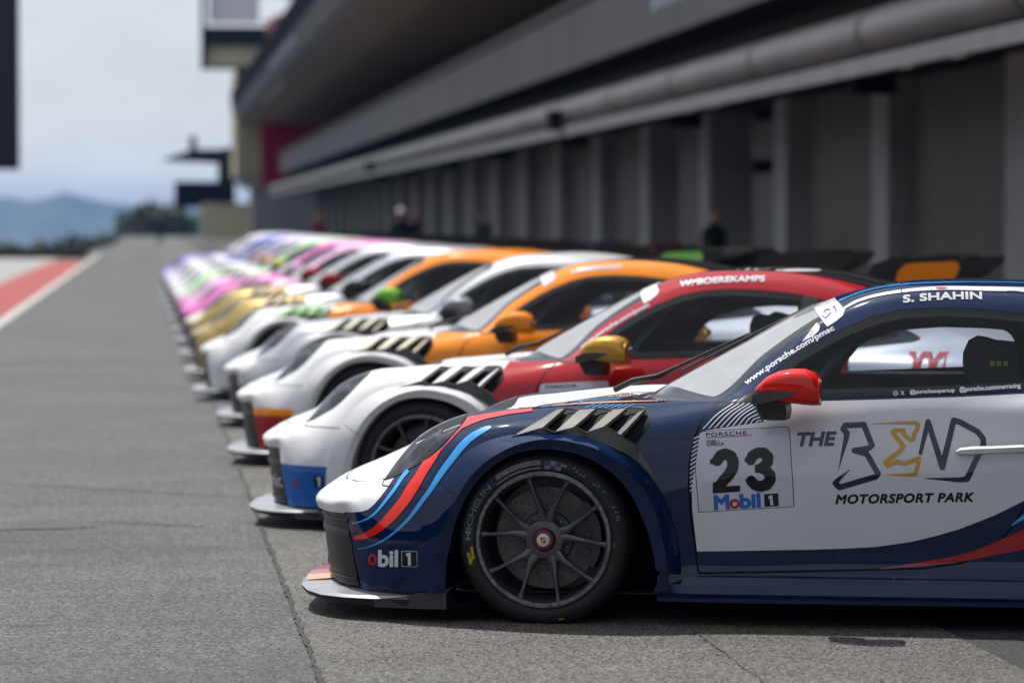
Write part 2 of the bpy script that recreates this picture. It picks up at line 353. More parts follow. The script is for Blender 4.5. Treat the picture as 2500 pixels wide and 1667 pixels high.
# pale lettering on the parapet and on the roof fascia: slanted strokes, cut off by the picture's edge
q = MB()
for i in range(5):
    y0 = 62.5 - i * 1.05
    for a in range(1): q.loft([[(9.338, y0, 5.35), (9.338, y0 - .42, 5.35)], [(9.338, y0 - .5, 6.05), (9.338, y0 - .92, 6.05)]])
bpart(q, 'parapet_lettering', M['teal_d'], smooth=False)
q = MB()
for i in range(7):
    y0 = 184 - i * 4.4
    q.loft([[(6.83, y0, 9.72), (6.83, y0 - 2.2, 9.72)], [(6.73, y0 - 1, 9.94), (6.73, y0 - 3.2, 9.94)]])
bpart(q, 'fascia_lettering', M['white_d'], smooth=False)
# ceiling lamps under the canopy and hanging sign boxes over the garages
NTH = ['first', 'second', 'third', 'fourth', 'fifth', 'sixth', 'seventh', 'eighth']
for i, yy in enumerate((38.0, 40.6, 54.6, 57.2, 70.8, 73.4)):
    o = MB().box(-.10, .10, -.28, .28, -.04, .0).build('ceiling_lamp', M['lamp'], smooth=False, bevel=.01); o.location = (9.1, yy, 3.36)
    tag(o, 'small warm lamp under the pit canopy, ' + NTH[i] + ' from the right edge of the picture', 'lamp', 'lamps under the canopy')
for i in range(7):
    b = MB().box(-.30, .30, -.14, .14, -.15, .15); b.box(-.25, -.2, -.05, .05, .15, .45); b.box(.2, .25, -.05, .05, .15, .45)
    o = b.build('hanging_sign_box', M['black'], smooth=False, bevel=.015); o.location = (10.0, 46.3 + 16.4 * i, 3.36)
    tag(o, 'small black box hanging below the pit canopy, ' + NTH[i] + ' from the right edge of the picture', 'sign', 'black boxes hanging over the garages')
# two loudspeaker brackets on the fascia
for yy, l in ((70, 'small black floodlight on the curved fascia, nearer one'), (128, 'small black floodlight on the curved fascia, farther one')):
    b = MB(); b.box(-.14, .1, -.35, .35, -.28, .12); b.tube([(.05, 0, 0), (.35, 0, .1)], .05)
    o = b.build('floodlight', M['black']); o.location = (8.42, yy, 3.62); tag(o, l, 'floodlight', 'floodlights on the fascia')

# ------------------------------------------------------------------ far end of the building
t = empty('control_tower', (8, 250, 0)); tag(t, 'beige control tower at the end of the pit building with an overhanging glazed balcony', 'tower')
def tp(x0, x1, y0, y1, z0, z1, nm, m, par=t, **k): MB().box(x0 - 8, x1 - 8, y0 - 250, y1 - 250, z0, z1).build(nm, m, par, smooth=False, **k)
tp(7.0, 9.2, 262, 275, 5.0, 13.1, 'tower_wall', M['beige'])
tp(4.6, 9.5, 255, 262, 13.1, 13.5, 'balcony_floor', M['beige'])
tp(4.5, 9.0, 254.6, 255.0, 14.6, 15.9, 'balcony_rail', M['dark_band'])
tp(4.4, 4.6, 254.6, 264, 13.1, 19, 'balcony_side_glass', M['dark_band'])
tp(4.7, 9.5, 255.1, 262, 13.5, 16.0, 'balcony_wall', M['beige'])
tp(4.9, 8.6, 255.4, 258, 16.4, 18.6, 'balcony_window', M['white_d'])
q = MB()
for j in range(26): q.box(.6 + rng.uniform(0, 2.6), .6 + 2.9, 4.4, 4.6 + .01 * j, 13.8 + .24 * j, 13.8 + .24 * j + .2)
q.build('banner', M['crimson'], t, smooth=False)
o = MB().box(-2.2, 3.4, -.3, .3, 4.0, 9.3).build('crimson_wall', M['crimson'], smooth=False); o.location = (10.6, 246, 0); tag(o, 'dark crimson wall panel beyond the end of the pit building', 'wall')
c = empty('far_canopy', (5, 300, 0)); tag(c, 'dark flat canopy roof on a broad column far down the pit lane', 'canopy')
def cp(b, nm, m): b.build(nm, m, c, smooth=False)
b = MB(); b.loft([[(-3.4, y_, 6.9), (3.4, y_, 6.6), (3.4, y_, 7.8), (-.8, y_, 7.75)] for y_ in (-4, 4)], closed=True, capa=True, capb=True); cp(b, 'roof', M['dark_band'])
cp(MB().box(1.5, 2.9, -2, 2, 3.0, 6.7), 'column', M['glass_and_shade'])
cp(MB().box(-2.3, 2.6, -3, 3, 2.8, 5.0), 'cabin', M['glass_and_shade'])
cp(MB().tube([(-.7, 0, 7.7), (-.7, 0, 9)], .3), 'antenna', M['dark_band'])
o = MB().box(-2.6, 1, -.5, 9, 4.8, 7.6).build('far_block', M['dark_band'], smooth=False); o.location = (9.2, 283, 0); tag(o, 'blue grey building block between the far canopy and the crimson wall', 'building')
b = MB().box(-1.4, 5, 0, 5, 4.1, 5.1); b.box(-.6, 5, .5, 5, 0, 4.1)
o = b.build('far_garage', [M['pillar']], smooth=False); o.location = (8.8, 262, 0); tag(o, 'pale concrete ledge building below the crimson wall', 'building')
o = MB().box(-2, 2.6, 0, .4, 0, 3.1).build('beige_wall', M['beige'], smooth=False); o.location = (6.8, 292, 0); tag(o, 'low beige wall under the far dark canopy', 'wall')
g = empty('added_reflection_block', (-62, -60, 0)); tag(g, 'long dark stepped mass added unseen behind the camera for the cars to reflect', 'added_reflection_block')  # added out of view so the car sides reflect something dark
for k_ in range(9): MB().box(-3 - k_ * 1.6, -1.4 - k_ * 1.6, -110, 95, 0, 2.2 + k_ * 1.15).build('block_step', M['wall_grey'], g, smooth=False)
MB().box(-22, 1, -112, 97, 15.5, 16.3).build('roof', M['dark_band'], g, smooth=False); MB().box(-22, -20, -110, 95, 0, 15.5).build('block_back', M['dark_band'], g, smooth=False)
pw = MB().box(-.15, .15, -140, -4, 0, 1.1).build('added_reflection_wall', M['wall_grey'], smooth=False); pw.location = (-9.5, 0, 0); tag(pw, 'low grey wall added unseen behind the camera for the cars to reflect', 'wall')  # unseen wall, added only as a dark reflection for the cars
# black board hung at the left
sb = empty('board', (-6.08, 170, 0)); tag(sb, 'tall black board hung above the track at the left edge', 'board')
MB().box(-7, 0, -.25, .25, 4.05, 13.5).build('panel', M['satin_black'], sb, smooth=False, bevel=.03)
for x_ in (-5.6, -2.4): MB().box(x_ - .2, x_ + .2, .25, .6, 0, 13.0).build('post', M['dark_band'], sb, smooth=False)
# ------------------------------------------------------------------ hills, trees, far wall
def ridge(name, pts, ydist, depth, base, m, seed, jag):
    rr = random.Random(seed); b = MB(); rows = []
    xs = np.linspace(pts[0][0], pts[-1][0], 90); zs = np.interp(xs, [p[0] for p in pts], [p[1] for p in pts])
    for j, (fy, fz) in enumerate([(-1, 0), (-.6, .35), (-.25, .75), (0, 1), (.4, .7), (1, 0)]):
        rows.append([(x, ydist + depth * fy + rr.uniform(-1, 1) * depth * .08, base + (z - base) * fz * (1 + rr.uniform(-1, 1) * jag * (fz > 0))) for x, z in zip(xs, zs)])
    b.loft(rows); o = b.build(name, m); tag(o, kind='structure'); return o
def zpx(py, d): return CAMH + (542 - py) / FPX * d
def xpx(px, d): return (px - 351.5) / FPX * d
D = 5200
ridge('hills', [(xpx(-1500, D), zpx(500, D)), (xpx(-300, D), zpx(455, D)), (xpx(0, D), zpx(476, D)), (xpx(95, D), zpx(487, D)), (xpx(180, D), zpx(470, D)), (xpx(250, D), zpx(488, D)), (xpx(340, D), zpx(498, D)), (xpx(700, D), zpx(505, D)), (xpx(2500, D), zpx(500, D))], D, 900, -55, M['hill'], 3, .03)
def tree(x, y, h, wd, label, seed, zb=0):
    rr = random.Random(seed); root = empty('tree', (x, y, zb)); tag(root, label, 'tree', 'trees beyond the far end of the pit lane')
    MB().tube([(0, 0, 0), (.1, 0, h * .3), (0, .1, h * .6)], [h * .035, h * .025, h * .012]).build('trunk', M['trunk'], root)
    b = MB(); blobs = [(rr.uniform(-1, 1) * wd * .32, rr.uniform(-1, 1) * wd * .3, max(.8, h * rr.uniform(.2, .95) - wd * .18), wd * rr.uniform(.14, .26)) for _ in range(11)]
    for cx, cy, cz, cr_ in blobs:
        for _ in range(80):
            d = Vector((rr.gauss(0, 1), rr.gauss(0, 1), rr.gauss(0, 1))).normalized(); p_ = Vector((cx, cy, cz)) + d * cr_ * rr.uniform(.5, 1.15)
            a = Vector((rr.gauss(0, 1), rr.gauss(0, 1), rr.gauss(0, 1))).normalized(); e = a.cross(d).normalized(); s_ = wd * .055 * rr.uniform(.6, 1.3)
            b.add([p_ + a * s_, p_ + e * s_, p_ - a * s_, p_ - e * s_], [(0, 1, 2, 3)])
    b.build('crown', M['tree'], root, smooth=False)
TPX = [(-30, 600), (25, 593), (80, 586), (135, 577), (185, 567), (230, 556), (268, 543), (300, 526), (330, 507), (358, 488), (388, 468), (425, 452)]
TN = ['lowest dark tree at the left edge of the picture', 'low dark tree second from the left edge', 'low dark tree left of the blue hill crest', 'low dark tree under the blue hill crest', 'dark tree just right of under the hill crest', 'dark tree where the tree line starts to rise', 'dark tree a third of the way up the rising tree line', 'dark tree halfway up the rising tree line',
      'dark tree below the right foot of the blue hills', 'tall dark tree left of the far dark canopy', 'taller dark tree under the tip of the far dark canopy', 'tallest dark tree beside the far canopy cabin']
for i, (px_, py_) in enumerate(TPX):
    D_ = 440 - 4 * i; zb = -4.4; tree(xpx(px_, D_), D_, zpx(py_, D_) - zb, 7.5 + .5 * rng.random(), TN[i], 50 + i, zb)
o = MB().box(-14, 0, 0, .5, -.1, .42).build('far_barrier', M['wall_grey'], smooth=False); o.location = (-2.3, 141, 0); tag(o, 'low dark barrier wall across the far end left of the pit lane', 'barrier')

# ------------------------------------------------------------------ the air between here and the hills
hz = MB().box(-5000, 5000, -330, 6400, -75, 54).build('haze', None or M['hill'], smooth=False); hz.data.materials.clear()
hm_ = bpy.data.materials.new('haze'); hm_.use_nodes = True; t_ = hm_.node_tree; t_.nodes.clear(); ho = t_.nodes.new('ShaderNodeOutputMaterial'); pv = t_.nodes.new('ShaderNodeVolumePrincipled')
pv.inputs['Color'].default_value = (.12, .32, .80, 1); pv.inputs['Density'].default_value = 1.0e-4; t_.links.new(pv.outputs[0], ho.inputs['Volume']); hz.data.materials.append(hm_); tag(hz, kind='stuff')
# ------------------------------------------------------------------ the race car, built once in its own axes
# x to the rear (front axle = 0), y away from the camera (near side negative), z up; w = half width
# columns: bottom, low side, mid side, upper side, shoulder, crest / belt, inner / roof rail, mid, centre
G = [
 [(-.69,.80,.105),(-.715,.79,.20),(-.735,.775,.30),(-.765,.73,.368),(-.835,.66,.372),(-.90,.52,.372),(-.94,.38,.370),(-.967,.2,.366),(-.978,0,.364)],
 [(-.66,.83,.105),(-.68,.825,.20),(-.70,.815,.30),(-.745,.765,.400),(-.83,.675,.408),(-.905,.53,.406),(-.948,.385,.402),(-.976,.2,.398),(-.988,0,.396)],
 [(-.61,.86,.105),(-.625,.868,.20),(-.64,.862,.31),(-.68,.80,.425),(-.755,.70,.447),(-.83,.55,.455),(-.88,.40,.457),(-.912,.2,.456),(-.925,0,.455)],
 [(-.54,.90,.105),(-.545,.912,.20),(-.555,.912,.32),(-.575,.845,.445),(-.62,.74,.495),(-.66,.60,.515),(-.70,.43,.530),(-.73,.22,.538),(-.745,0,.54)],
 [(-.45,.925,.105),(-.45,.940,.21),(-.45,.940,.34),(-.455,.885,.490),(-.465,.785,.588),(-.485,.655,.660),(-.52,.47,.612),(-.55,.24,.615),(-.57,0,.617)],
 [(-.30,.935,.11),(-.30,.948,.22),(-.30,.950,.36),(-.30,.915,.53),(-.30,.835,.668),(-.31,.675,.738),(-.33,.49,.692),(-.34,.25,.696),(-.35,0,.698)],
 [(-.15,.935,.11),(-.15,.948,.23),(-.15,.950,.38),(-.15,.922,.56),(-.15,.855,.698),(-.15,.700,.757),(-.15,.50,.725),(-.15,.25,.734),(-.15,0,.736)],
 [(0,.935,.11),(0,.948,.23),(0,.950,.38),(0,.925,.565),(0,.862,.705),(0,.710,.770),(0,.51,.742),(0,.26,.756),(0,0,.759)],
 [(.20,.932,.11),(.20,.944,.22),(.20,.946,.37),(.20,.925,.56),(.20,.865,.705),(.20,.722,.784),(.20,.53,.760),(.19,.27,.780),(.18,0,.784)],
 [(.40,.920,.12),(.40,.920,.21),(.40,.920,.36),(.40,.910,.55),(.40,.862,.705),(.41,.740,.786),(.40,.575,.774),(.33,.29,.790),(.27,0,.782)],
 [(.56,.905,.14),(.56,.893,.20),(.56,.892,.38),(.56,.888,.56),(.57,.846,.705),(.60,.770,.788),(.60,.655,.792),(.44,.33,.850),(.37,0,.832)],
 [(.80,.895,.16),(.80,.882,.21),(.80,.888,.38),(.80,.888,.58),(.80,.846,.722),(.80,.798,.800),(.80,.655,.958),(.68,.34,.992),(.62,0,.968)],
 [(1.04,.895,.16),(1.04,.880,.22),(1.04,.888,.38),(1.04,.888,.58),(1.04,.846,.732),(1.04,.805,.812),(1.04,.605,1.105),(.97,.31,1.146),(.93,0,1.139)],
 [(1.21,.895,.16),(1.21,.880,.22),(1.21,.888,.39),(1.21,.888,.59),(1.21,.846,.740),(1.21,.808,.822),(1.21,.595,1.160),(1.18,.30,1.200),(1.15,0,1.200)],
 [(1.45,.895,.165),(1.45,.880,.23),(1.45,.888,.39),(1.45,.888,.60),(1.45,.846,.752),(1.45,.808,.834),(1.45,.595,1.174),(1.45,.31,1.222),(1.45,0,1.230)],
 [(1.80,.90,.17),(1.80,.888,.24),(1.80,.895,.41),(1.80,.895,.62),(1.80,.864,.775),(1.80,.800,.852),(1.80,.590,1.152),(1.80,.31,1.205),(1.80,0,1.215)],
 [(2.10,.93,.17),(2.10,.92,.24),(2.10,.935,.43),(2.10,.935,.65),(2.10,.880,.800),(2.10,.770,.880),(2.10,.570,1.090),(2.10,.30,1.145),(2.10,0,1.155)],
 [(2.46,.98,.15),(2.46,.985,.25),(2.46,.990,.45),(2.46,.985,.66),(2.46,.920,.810),(2.46,.740,.893),(2.46,.520,.985),(2.46,.28,1.045),(2.46,0,1.055)],
 [(2.85,.96,.16),(2.85,.975,.26),(2.85,.980,.45),(2.85,.970,.63),(2.85,.900,.765),(2.85,.745,.858),(2.85,.520,.892),(2.85,.27,.925),(2.85,0,.935)],
 [(3.20,.89,.21),(3.20,.905,.28),(3.20,.915,.44),(3.20,.900,.58),(3.20,.830,.690),(3.20,.700,.755),(3.20,.500,.790),(3.20,.25,.815),(3.20,0,.825)],
 [(3.30,.82,.24),(3.29,.84,.31),(3.285,.85,.44),(3.29,.825,.54),(3.32,.755,.630),(3.36,.630,.685),(3.40,.450,.710),(3.43,.23,.725),(3.44,0,.73)]]
G = np.array(G, float); NS, NC = G.shape[:2]

def herm(t, Pn, q):
    """non-uniform Catmull-Rom through points Pn (n, k) at knots t"""
    n = len(t); m = np.zeros_like(Pn); h = np.diff(t); d = np.diff(Pn, axis=0) / h[:, None]
    m[1:-1] = (d[:-1] * h[1:, None] + d[1:] * h[:-1, None]) / (h[:-1] + h[1:])[:, None]
    m[0] = d[0]; m[-1] = d[-1]
    i = np.clip(np.searchsorted(t, q, 'right') - 1, 0, n - 2); s = ((q - t[i]) / h[i])[:, None]; hh = h[i][:, None]
    return (2*s**3 - 3*s**2 + 1) * Pn[i] + (s**3 - 2*s**2 + s) * hh * m[i] + (-2*s**3 + 3*s**2) * Pn[i+1] + (s**3 - s**2) * hh * m[i+1]

ut = np.concatenate([[0], np.cumsum(np.linalg.norm(np.diff(G, axis=0), axis=2).mean(1))])
vt = np.concatenate([[0], np.cumsum(np.linalg.norm(np.diff(G, axis=1), axis=2).mean(0))])
VC = vt                                                    # v value of each column
def samples(t, step):
    out = [t[0]]
    for a, b in zip(t[:-1], t[1:]):
        n = max(2, int(round((b - a) / step))); out += list(a + (b - a) * np.arange(1, n + 1) / n)
    return np.array(out)
uq = samples(ut, .016); vq = samples(vt, .0165)
Gu = np.stack([herm(ut, G[:, c], uq) for c in range(NC)], 1)          # (nu, NC, 3)
vt2 = np.concatenate([vt, [vt[-1] + (vt[-1] - vt[-2])]])
SURF = np.zeros((len(uq), len(vq), 3))
for i in range(len(uq)):
    mir = Gu[i, -2].copy(); mir[1] *= -1
    SURF[i] = herm(vt2, np.vstack([Gu[i], mir]), vq)
SURF[:, -1, 1] = 0
nu, nv = len(uq), len(vq)
du = np.gradient(SURF, axis=0); dv = np.gradient(SURF, axis=1); NRM = np.cross(dv, du)
NRM /= np.linalg.norm(NRM, axis=2, keepdims=True) + 1e-12
if NRM[nu // 2, nv // 3, 1] < 0: NRM *= -1
# near side: y = -w
def to_near(a): b = a.copy(); b[..., 1] *= -1; return b
BV0 = to_near(SURF).reshape(-1, 3); BN0 = to_near(NRM).reshape(-1, 3)
BF0 = [(i * nv + j, i * nv + j + 1, (i + 1) * nv + j + 1, (i + 1) * nv + j) for i in range(nu - 1) for j in range(nv - 1)]
BVH = BVHTree.FromPolygons([tuple(p) for p in BV0], BF0)

# where the first car stands, and a reader that turns a point measured in the photo into a point on its bodywork
ROT1, ORG1 = R(-14.68), Vector((1.6595, 13.0639, 0))
M1 = Matrix.Translation(ORG1) @ Matrix.Rotation(ROT1, 4, 'Z'); M1I = M1.inverted()
_fw = Vector((math.sin(YAW) * math.cos(PIT), math.cos(YAW) * math.cos(PIT), -math.sin(PIT))); _rt = Vector((math.cos(YAW), -math.sin(YAW), 0)); _up = _rt.cross(_fw)
def pray(px, py):
    d = (_fw + _rt * ((px - CXP) / FPX) - _up * ((py - CYP) / FPX)).normalized()
    o = M1I @ Vector((0, 0, CAMH)); return o, (M1I.to_3x3() @ d)
def S(px, py):
    o, d = pray(px, py); loc, n, i, dist = BVH.ray_cast(o, d)
    if loc is None:
        best = None                                       # just outside the outline: the closest skin point
        for s in range(0, 60):
            q = o + d * (11.2 + s * .05); l2, n2, i2, ds = BVH.find_nearest(q)
            if best is None or ds < best[0]: best = (ds, l2, n2, i2)
        _, loc, n, i = best
    f = BF0[i]; wts = [1 / ((Vector(BV0[k]) - loc).length + 1e-5) for k in f]; nn = Vector((0, 0, 0))
    for k, wt in zip(f, wts): nn += Vector(BN0[k]) * wt
    return loc, nn.normalized()
def plane(px, py, y):
    o, d = pray(px, py); t = (y - o.y) / d.y; p = o + d * t; return p
def XZ(pts, y=None):
    out = []
    for a, b in pts:
        p = S(a, b)[0] if y is None else plane(a, b, y); out.append((p.x, p.z))
    return np.array(out)

def sdf(poly, X, Z):
    """signed distance to a closed outline, negative inside"""
    poly = np.asarray(poly, float); P_ = np.stack([X, Z], 1); d = np.full(len(X), 1e9); ins = np.zeros(len(X), bool)
    for a, b in zip(poly, np.roll(poly, -1, 0)):
        e = b - a; L = (e @ e) or 1e-12; t = np.clip(((P_ - a) @ e) / L, 0, 1); d = np.minimum(d, np.hypot(*(P_ - a - t[:, None] * e).T))
        c = (a[1] > Z) != (b[1] > Z)
        with np.errstate(divide='ignore', invalid='ignore'): ins ^= c & (X < (b[0] - a[0]) * (Z - a[1]) / (b[1] - a[1]) + a[0])
    return np.where(ins, -d, d)

class Skin:
    """a skin of faces that can be cut along the zero line of any function of its points"""
    def __init__(s):
        s.V = np.concatenate([SURF.reshape(-1, 3), np.repeat(uq, nv)[:, None], np.tile(vq, nu)[:, None], NRM.reshape(-1, 3)], 1)   # x w z u v n
        s.F = [list(f) for f in BF0]; s.L = [dict() for _ in s.F]
    def cut(s, fn, key):
        V = s.V; f = fn(V[:, 0], V[:, 1], V[:, 2], V[:, 3], V[:, 4]); f = np.where(np.abs(f) < 1e-6, 1e-6, f); neg = f < 0
        cache = {}; newV = []; nF = []; nL = []; base = len(V)
        def cross(a, b):
            k = (a, b) if a < b else (b, a)
            if k not in cache:
                a_, b_ = k; t = f[a_] / (f[a_] - f[b_]); newV.append(V[a_] * (1 - t) + V[b_] * t); cache[k] = base + len(newV) - 1
            return cache[k]
        ng = neg.tolist()
        for F_, L_ in zip(s.F, s.L):
            q = [ng[i] for i in F_]; c = sum(q)
            if c == 0: L_[key] = False; nF.append(F_); nL.append(L_); continue
            if c == len(F_): L_[key] = True; nF.append(F_); nL.append(L_); continue
            A, B = [], []
            for i in range(len(F_)):
                a, b = F_[i], F_[(i + 1) % len(F_)]
                (A if ng[a] else B).append(a)
                if ng[a] != ng[b]: x = cross(a, b); A.append(x); B.append(x)
            for q_, val in ((A, True), (B, False)):
                if len(q_) >= 3: d = dict(L_); d[key] = val; nF.append(q_); nL.append(d)
        if newV: s.V = np.concatenate([V, np.array(newV)])
        s.F, s.L = nF, nL
    def drop(s, test):
        k = [i for i, l in enumerate(s.L) if not test(l)]; s.F = [s.F[i] for i in k]; s.L = [s.L[i] for i in k]

# arch outlines of the front wheel opening, as radius over angle about the hub
HX, HZ, WR = .0, .303, .318
AC = np.array((.02, .29))
A_IN = [(-.353,.105),(-.353,.148),(-.335,.282),(-.302,.401),(-.260,.483),(-.185,.565),(-.110,.610),(-.021,.632),(.068,.626),(.186,.591),(.290,.511),(.356,.395),(.393,.292),(.408,.19)]
A_MID = [(-.396,.105),(-.392,.148),(-.372,.282),(-.342,.386),(-.308,.46),(-.245,.55),(-.155,.617),(-.081,.650),(.008,.667),(.112,.656),(.230,.616),(.348,.512),(.407,.410),(.433,.308),(.446,.19)]
A_OUT = [(-.472,.105),(-.466,.16)] + XZ([(1021,1380),(1026,1310),(1040,1250),(1062,1192),(1078,1183),(1110,1130),(1150,1095),(1200,1072),(1262,1060),(1340,1058),(1420,1066),(1500,1095),(1560,1135),(1612,1200),(1640,1270),(1655,1330)]).tolist() + [(.494,.19)]
A_IN = [(-.353,.105)] + XZ([(1088,1420),(1100,1330),(1122,1250),(1150,1195),(1200,1140),(1250,1110),(1310,1097),(1370,1100),(1450,1125),(1520,1180),(1565,1260),(1590,1330),(1600,1400)], -.958).tolist()
A_MID = [(-.393,.105)] + XZ([(1062,1420),(1075,1330),(1095,1260),(1118,1210),(1160,1150),(1220,1105),(1270,1083),(1330,1072),(1400,1080),(1480,1108),(1560,1180),(1600,1250),(1617,1320),(1628,1400)], -.972).tolist()
def polar(L):
    a = np.array(L) - AC; th = np.arctan2(a[:, 1], -a[:, 0]); th = np.where(th < -1.7, th + 2 * math.pi, th); r = np.hypot(*a.T); return th, r          # angle 0 = forward, growing over the top
TH_IN, TH_MID, TH_OUT = polar(A_IN), polar(A_MID), polar(A_OUT)
def rad(T, th): return np.interp(th, T[0], T[1])
def f_arch(x, w_, z, u, v):
    th = np.arctan2(z - AC[1], -(x - AC[0])); th = np.where(th < -1.7, th + 2 * math.pi, th)
    r = np.hypot(x - AC[0], z - AC[1]) - (rad(TH_IN, th) + .012)
    return np.maximum(np.maximum(r, .62 - w_), z - .70)
RX, RZ, RR = 2.459, .325, .385
def f_rarch(x, w_, z, u, v): return np.maximum(np.hypot(x - RX, z - RZ) - RR, .62 - w_)

def xcut(w_): return np.interp(w_, [0, .2, .35, .45, .55, .63, .70, .78], [-.845, -.840, -.830, -.818, -.775, -.715, -.64, -.56])
def f_bump(x, w_, z, u, v): return np.minimum(x - xcut(np.minimum(w_, .72)), np.maximum(z - .480, x + .34))
def hoodw(x): return np.interp(x, [-.85, -.72, -.60, -.5, -.33, 0, .3, .6], [.66, .58, .50, .55, .60, .645, .66, .69])
def xbase(w_): return .285 + .70 * w_ * w_
def f_hood(x, w_, z, u, v): return np.maximum(np.maximum(xcut(w_) - x, w_ - hoodw(x)), x - (xbase(w_) - .045))
def f_cowl(x, w_, z, u, v): return np.maximum(np.maximum(xbase(w_) - .045 - x, w_ - .66), x - xbase(w_))
def f_ws(x, w_, z, u, v): return np.maximum(np.maximum(xbase(w_) - x, x - (.995 + .07 * (w_ / .6) ** 2)), VC[6] + .006 - v)
SW = [(.672,.792),(.752,.848),(.826,.914),(.90,.971),(.974,1.016),(1.062,1.062),(1.165,1.103),(1.268,1.128),(1.415,1.137),(1.561,1.132),(1.706,1.117),(1.85,1.09),(2.0,1.047),(2.15,.992),(2.27,.938),(2.31,.915),(2.27,.90),(2.0,.872),(1.693,.846),(1.275,.826),(.998,.815),(.734,.800)]
def f_win(x, w_, z, u, v): return np.maximum(sdf(SW, x, z), .50 - w_)
FARW = [(.930,.828),(.943,.849),(.979,.884),(1.033,.937),(1.106,.981),(1.22,1.013),(1.383,1.026),(1.545,1.022),(1.625,1.016),(1.655,1.0),(1.675,.96),(1.70,.853),(1.30,.838)]
def f_farw(x, w_, z, u, v): return np.maximum(sdf(FARW, x, z), .5 - w_)
def f_pil(x, w_, z, u, v): return np.abs(x - 1.765 - .12 * (z - .95)) - .035
DOOR = [(.615,.797),(.569,.744),(.543,.685),(.525,.597),(.522,.509),(.530,.391),(.543,.288),(.557,.188),(.915,.199),(1.351,.216),(1.495,.237),(1.596,.289),(1.667,.363),(1.722,.46),(1.775,.60),(1.795,.72),(1.795,.86),(1.693,.846),(1.275,.826),(.998,.815),(.734,.800),(.672,.792)]
def f_door(x, w_, z, u, v): return np.maximum(sdf(DOOR, x, z), .72 - w_)
HL = XZ([(943,1168),(957,1139),(980,1104),(999,1087),(1015,1072),(1053,1046),(1082,1029),(1110,1021)]).tolist()
HL = [(-.618,.497),(-.60,.535),(-.575,.575),(-.545,.61),(-.515,.645),(-.465,.688),(-.42,.712),(-.375,.728),(-.325,.741)] + XZ([(1138,1018),(1130,1030),(1110,1052),(1090,1075),(1060,1105),(1033,1128),(990,1150),(965,1163)]).tolist()
def f_hl(x, w_, z, u, v): return np.maximum(sdf(HL, x, z), .53 - w_)
NOSEB = XZ([(845,1249),(863,1250),(883,1248),(899,1243),(914,1230),(929,1212),(947,1188),(957,1172),(964,1162)]).tolist()
NOSEP = [(-1.3,.2), (-.80,.362)] + NOSEB + [(-.55,.56),(-.30,.83),(-.30,1.1),(-1.3,1.1)]
def f_nose(x, w_, z, u, v): return sdf(NOSEP, x, z)
def f_low(x, w_, z, u, v): return np.maximum(z - .300, x + .30)
def f_strip(x, w_, z, u, v): return np.maximum(z - .345, x + .30)
def f_front(x, w_, z, u, v): return x - (.36 + .25 * (z - .75))
def f_rear(x, w_, z, u, v): return 1.98 + np.maximum(z - .93, 0) * .8 - x
def f_quart(x, w_, z, u, v): return 1.765 - x
def f_roof(x, w_, z, u, v): return np.maximum(np.maximum(w_ - .50, .93 - x), 1.0 - z)
def f_rglass(x, w_, z, u, v): return np.maximum(np.maximum(np.abs(x - 2.42) - .33, w_ - (.50 - .1 * (x - 2.1))), .9 - z)
def band(f, h): return (lambda x, w_, z, u, v: np.abs(f(x, w_, z, u, v)) - h)
def grow(f, h): return (lambda x, w_, z, u, v: f(x, w_, z, u, v) - h)

sk = Skin()
sk.cut(f_arch, 'arch'); sk.drop(lambda l: l['arch']); sk.cut(f_rarch, 'arch'); sk.drop(lambda l: l['arch'])
for fn, k in ((f_ws, 'ws'), (grow(f_ws, -.012), 'ws_in'), (grow(f_ws, -.05), 'ws_in2'), (f_cowl, 'cowl'), (f_win, 'win'), (grow(f_win, -.016), 'win_in'), (grow(f_win, -.030), 'win_in2'), (f_pil, 'pil'), (f_farw, 'farw'), (f_hl, 'hl'), (grow(f_hl, .0024), 'hl_out'),
              (f_door, 'door'), (band(f_door, .0036), 'g1'), (f_bump, 'bump'), (band(f_bump, .0024), 'g2'), (f_hood, 'hood'), (band(f_hood, .0026), 'g3'), (f_nose, 'nose'), (f_low, 'low'), (f_strip, 'strip'), (f_front, 'front'), (f_rear, 'rear'), (f_quart, 'quart'), (f_roof, 'roof'), (f_rglass, 'rg')):
    sk.cut(fn, k)
ZONES = ['nose', 'front', 'low', 'strip', 'mid', 'rear', 'roof', 'rail', 'gap', 'black']
def classify(l):
    if l['ws']: return ('windshield', 'glass' if l['ws_in2'] else ('frit' if l['ws_in'] else 'rim'))
    if l['cowl']: return ('body', 'black')
    if l['win']:
        if l['pil']: return ('body', 'black')
        q = 'quarter_window' if l['quart'] else 'side_window'
        return (q, 'glass' if l['win_in2'] else ('frit' if l['win_in'] else 'rim'))
    if l['hl']: return ('headlight', 'glass')
    if l['rg'] : return ('rear_window', 'frit')
    part = 'door' if l['door'] else ('front_bumper' if l['bump'] else ('hood' if l['hood'] else ('front_fender' if l['front'] else 'body')))
    if l['hl_out'] or l['g1'] or (l['g2'] and not l['door']) or (l['g3'] and not l['bump']): z = 'gap'
    elif l['front']:
        z = 'low' if l['low'] else ('strip' if l['strip'] else ('nose' if l['nose'] or (l['hood'] and not l['bump']) else 'front'))
    elif l['roof']: z = 'roof'
    elif l['rear']: z = 'rear'
    else: z = 'mid'
    return (part, z)
CL = [classify(l) for l in sk.L]
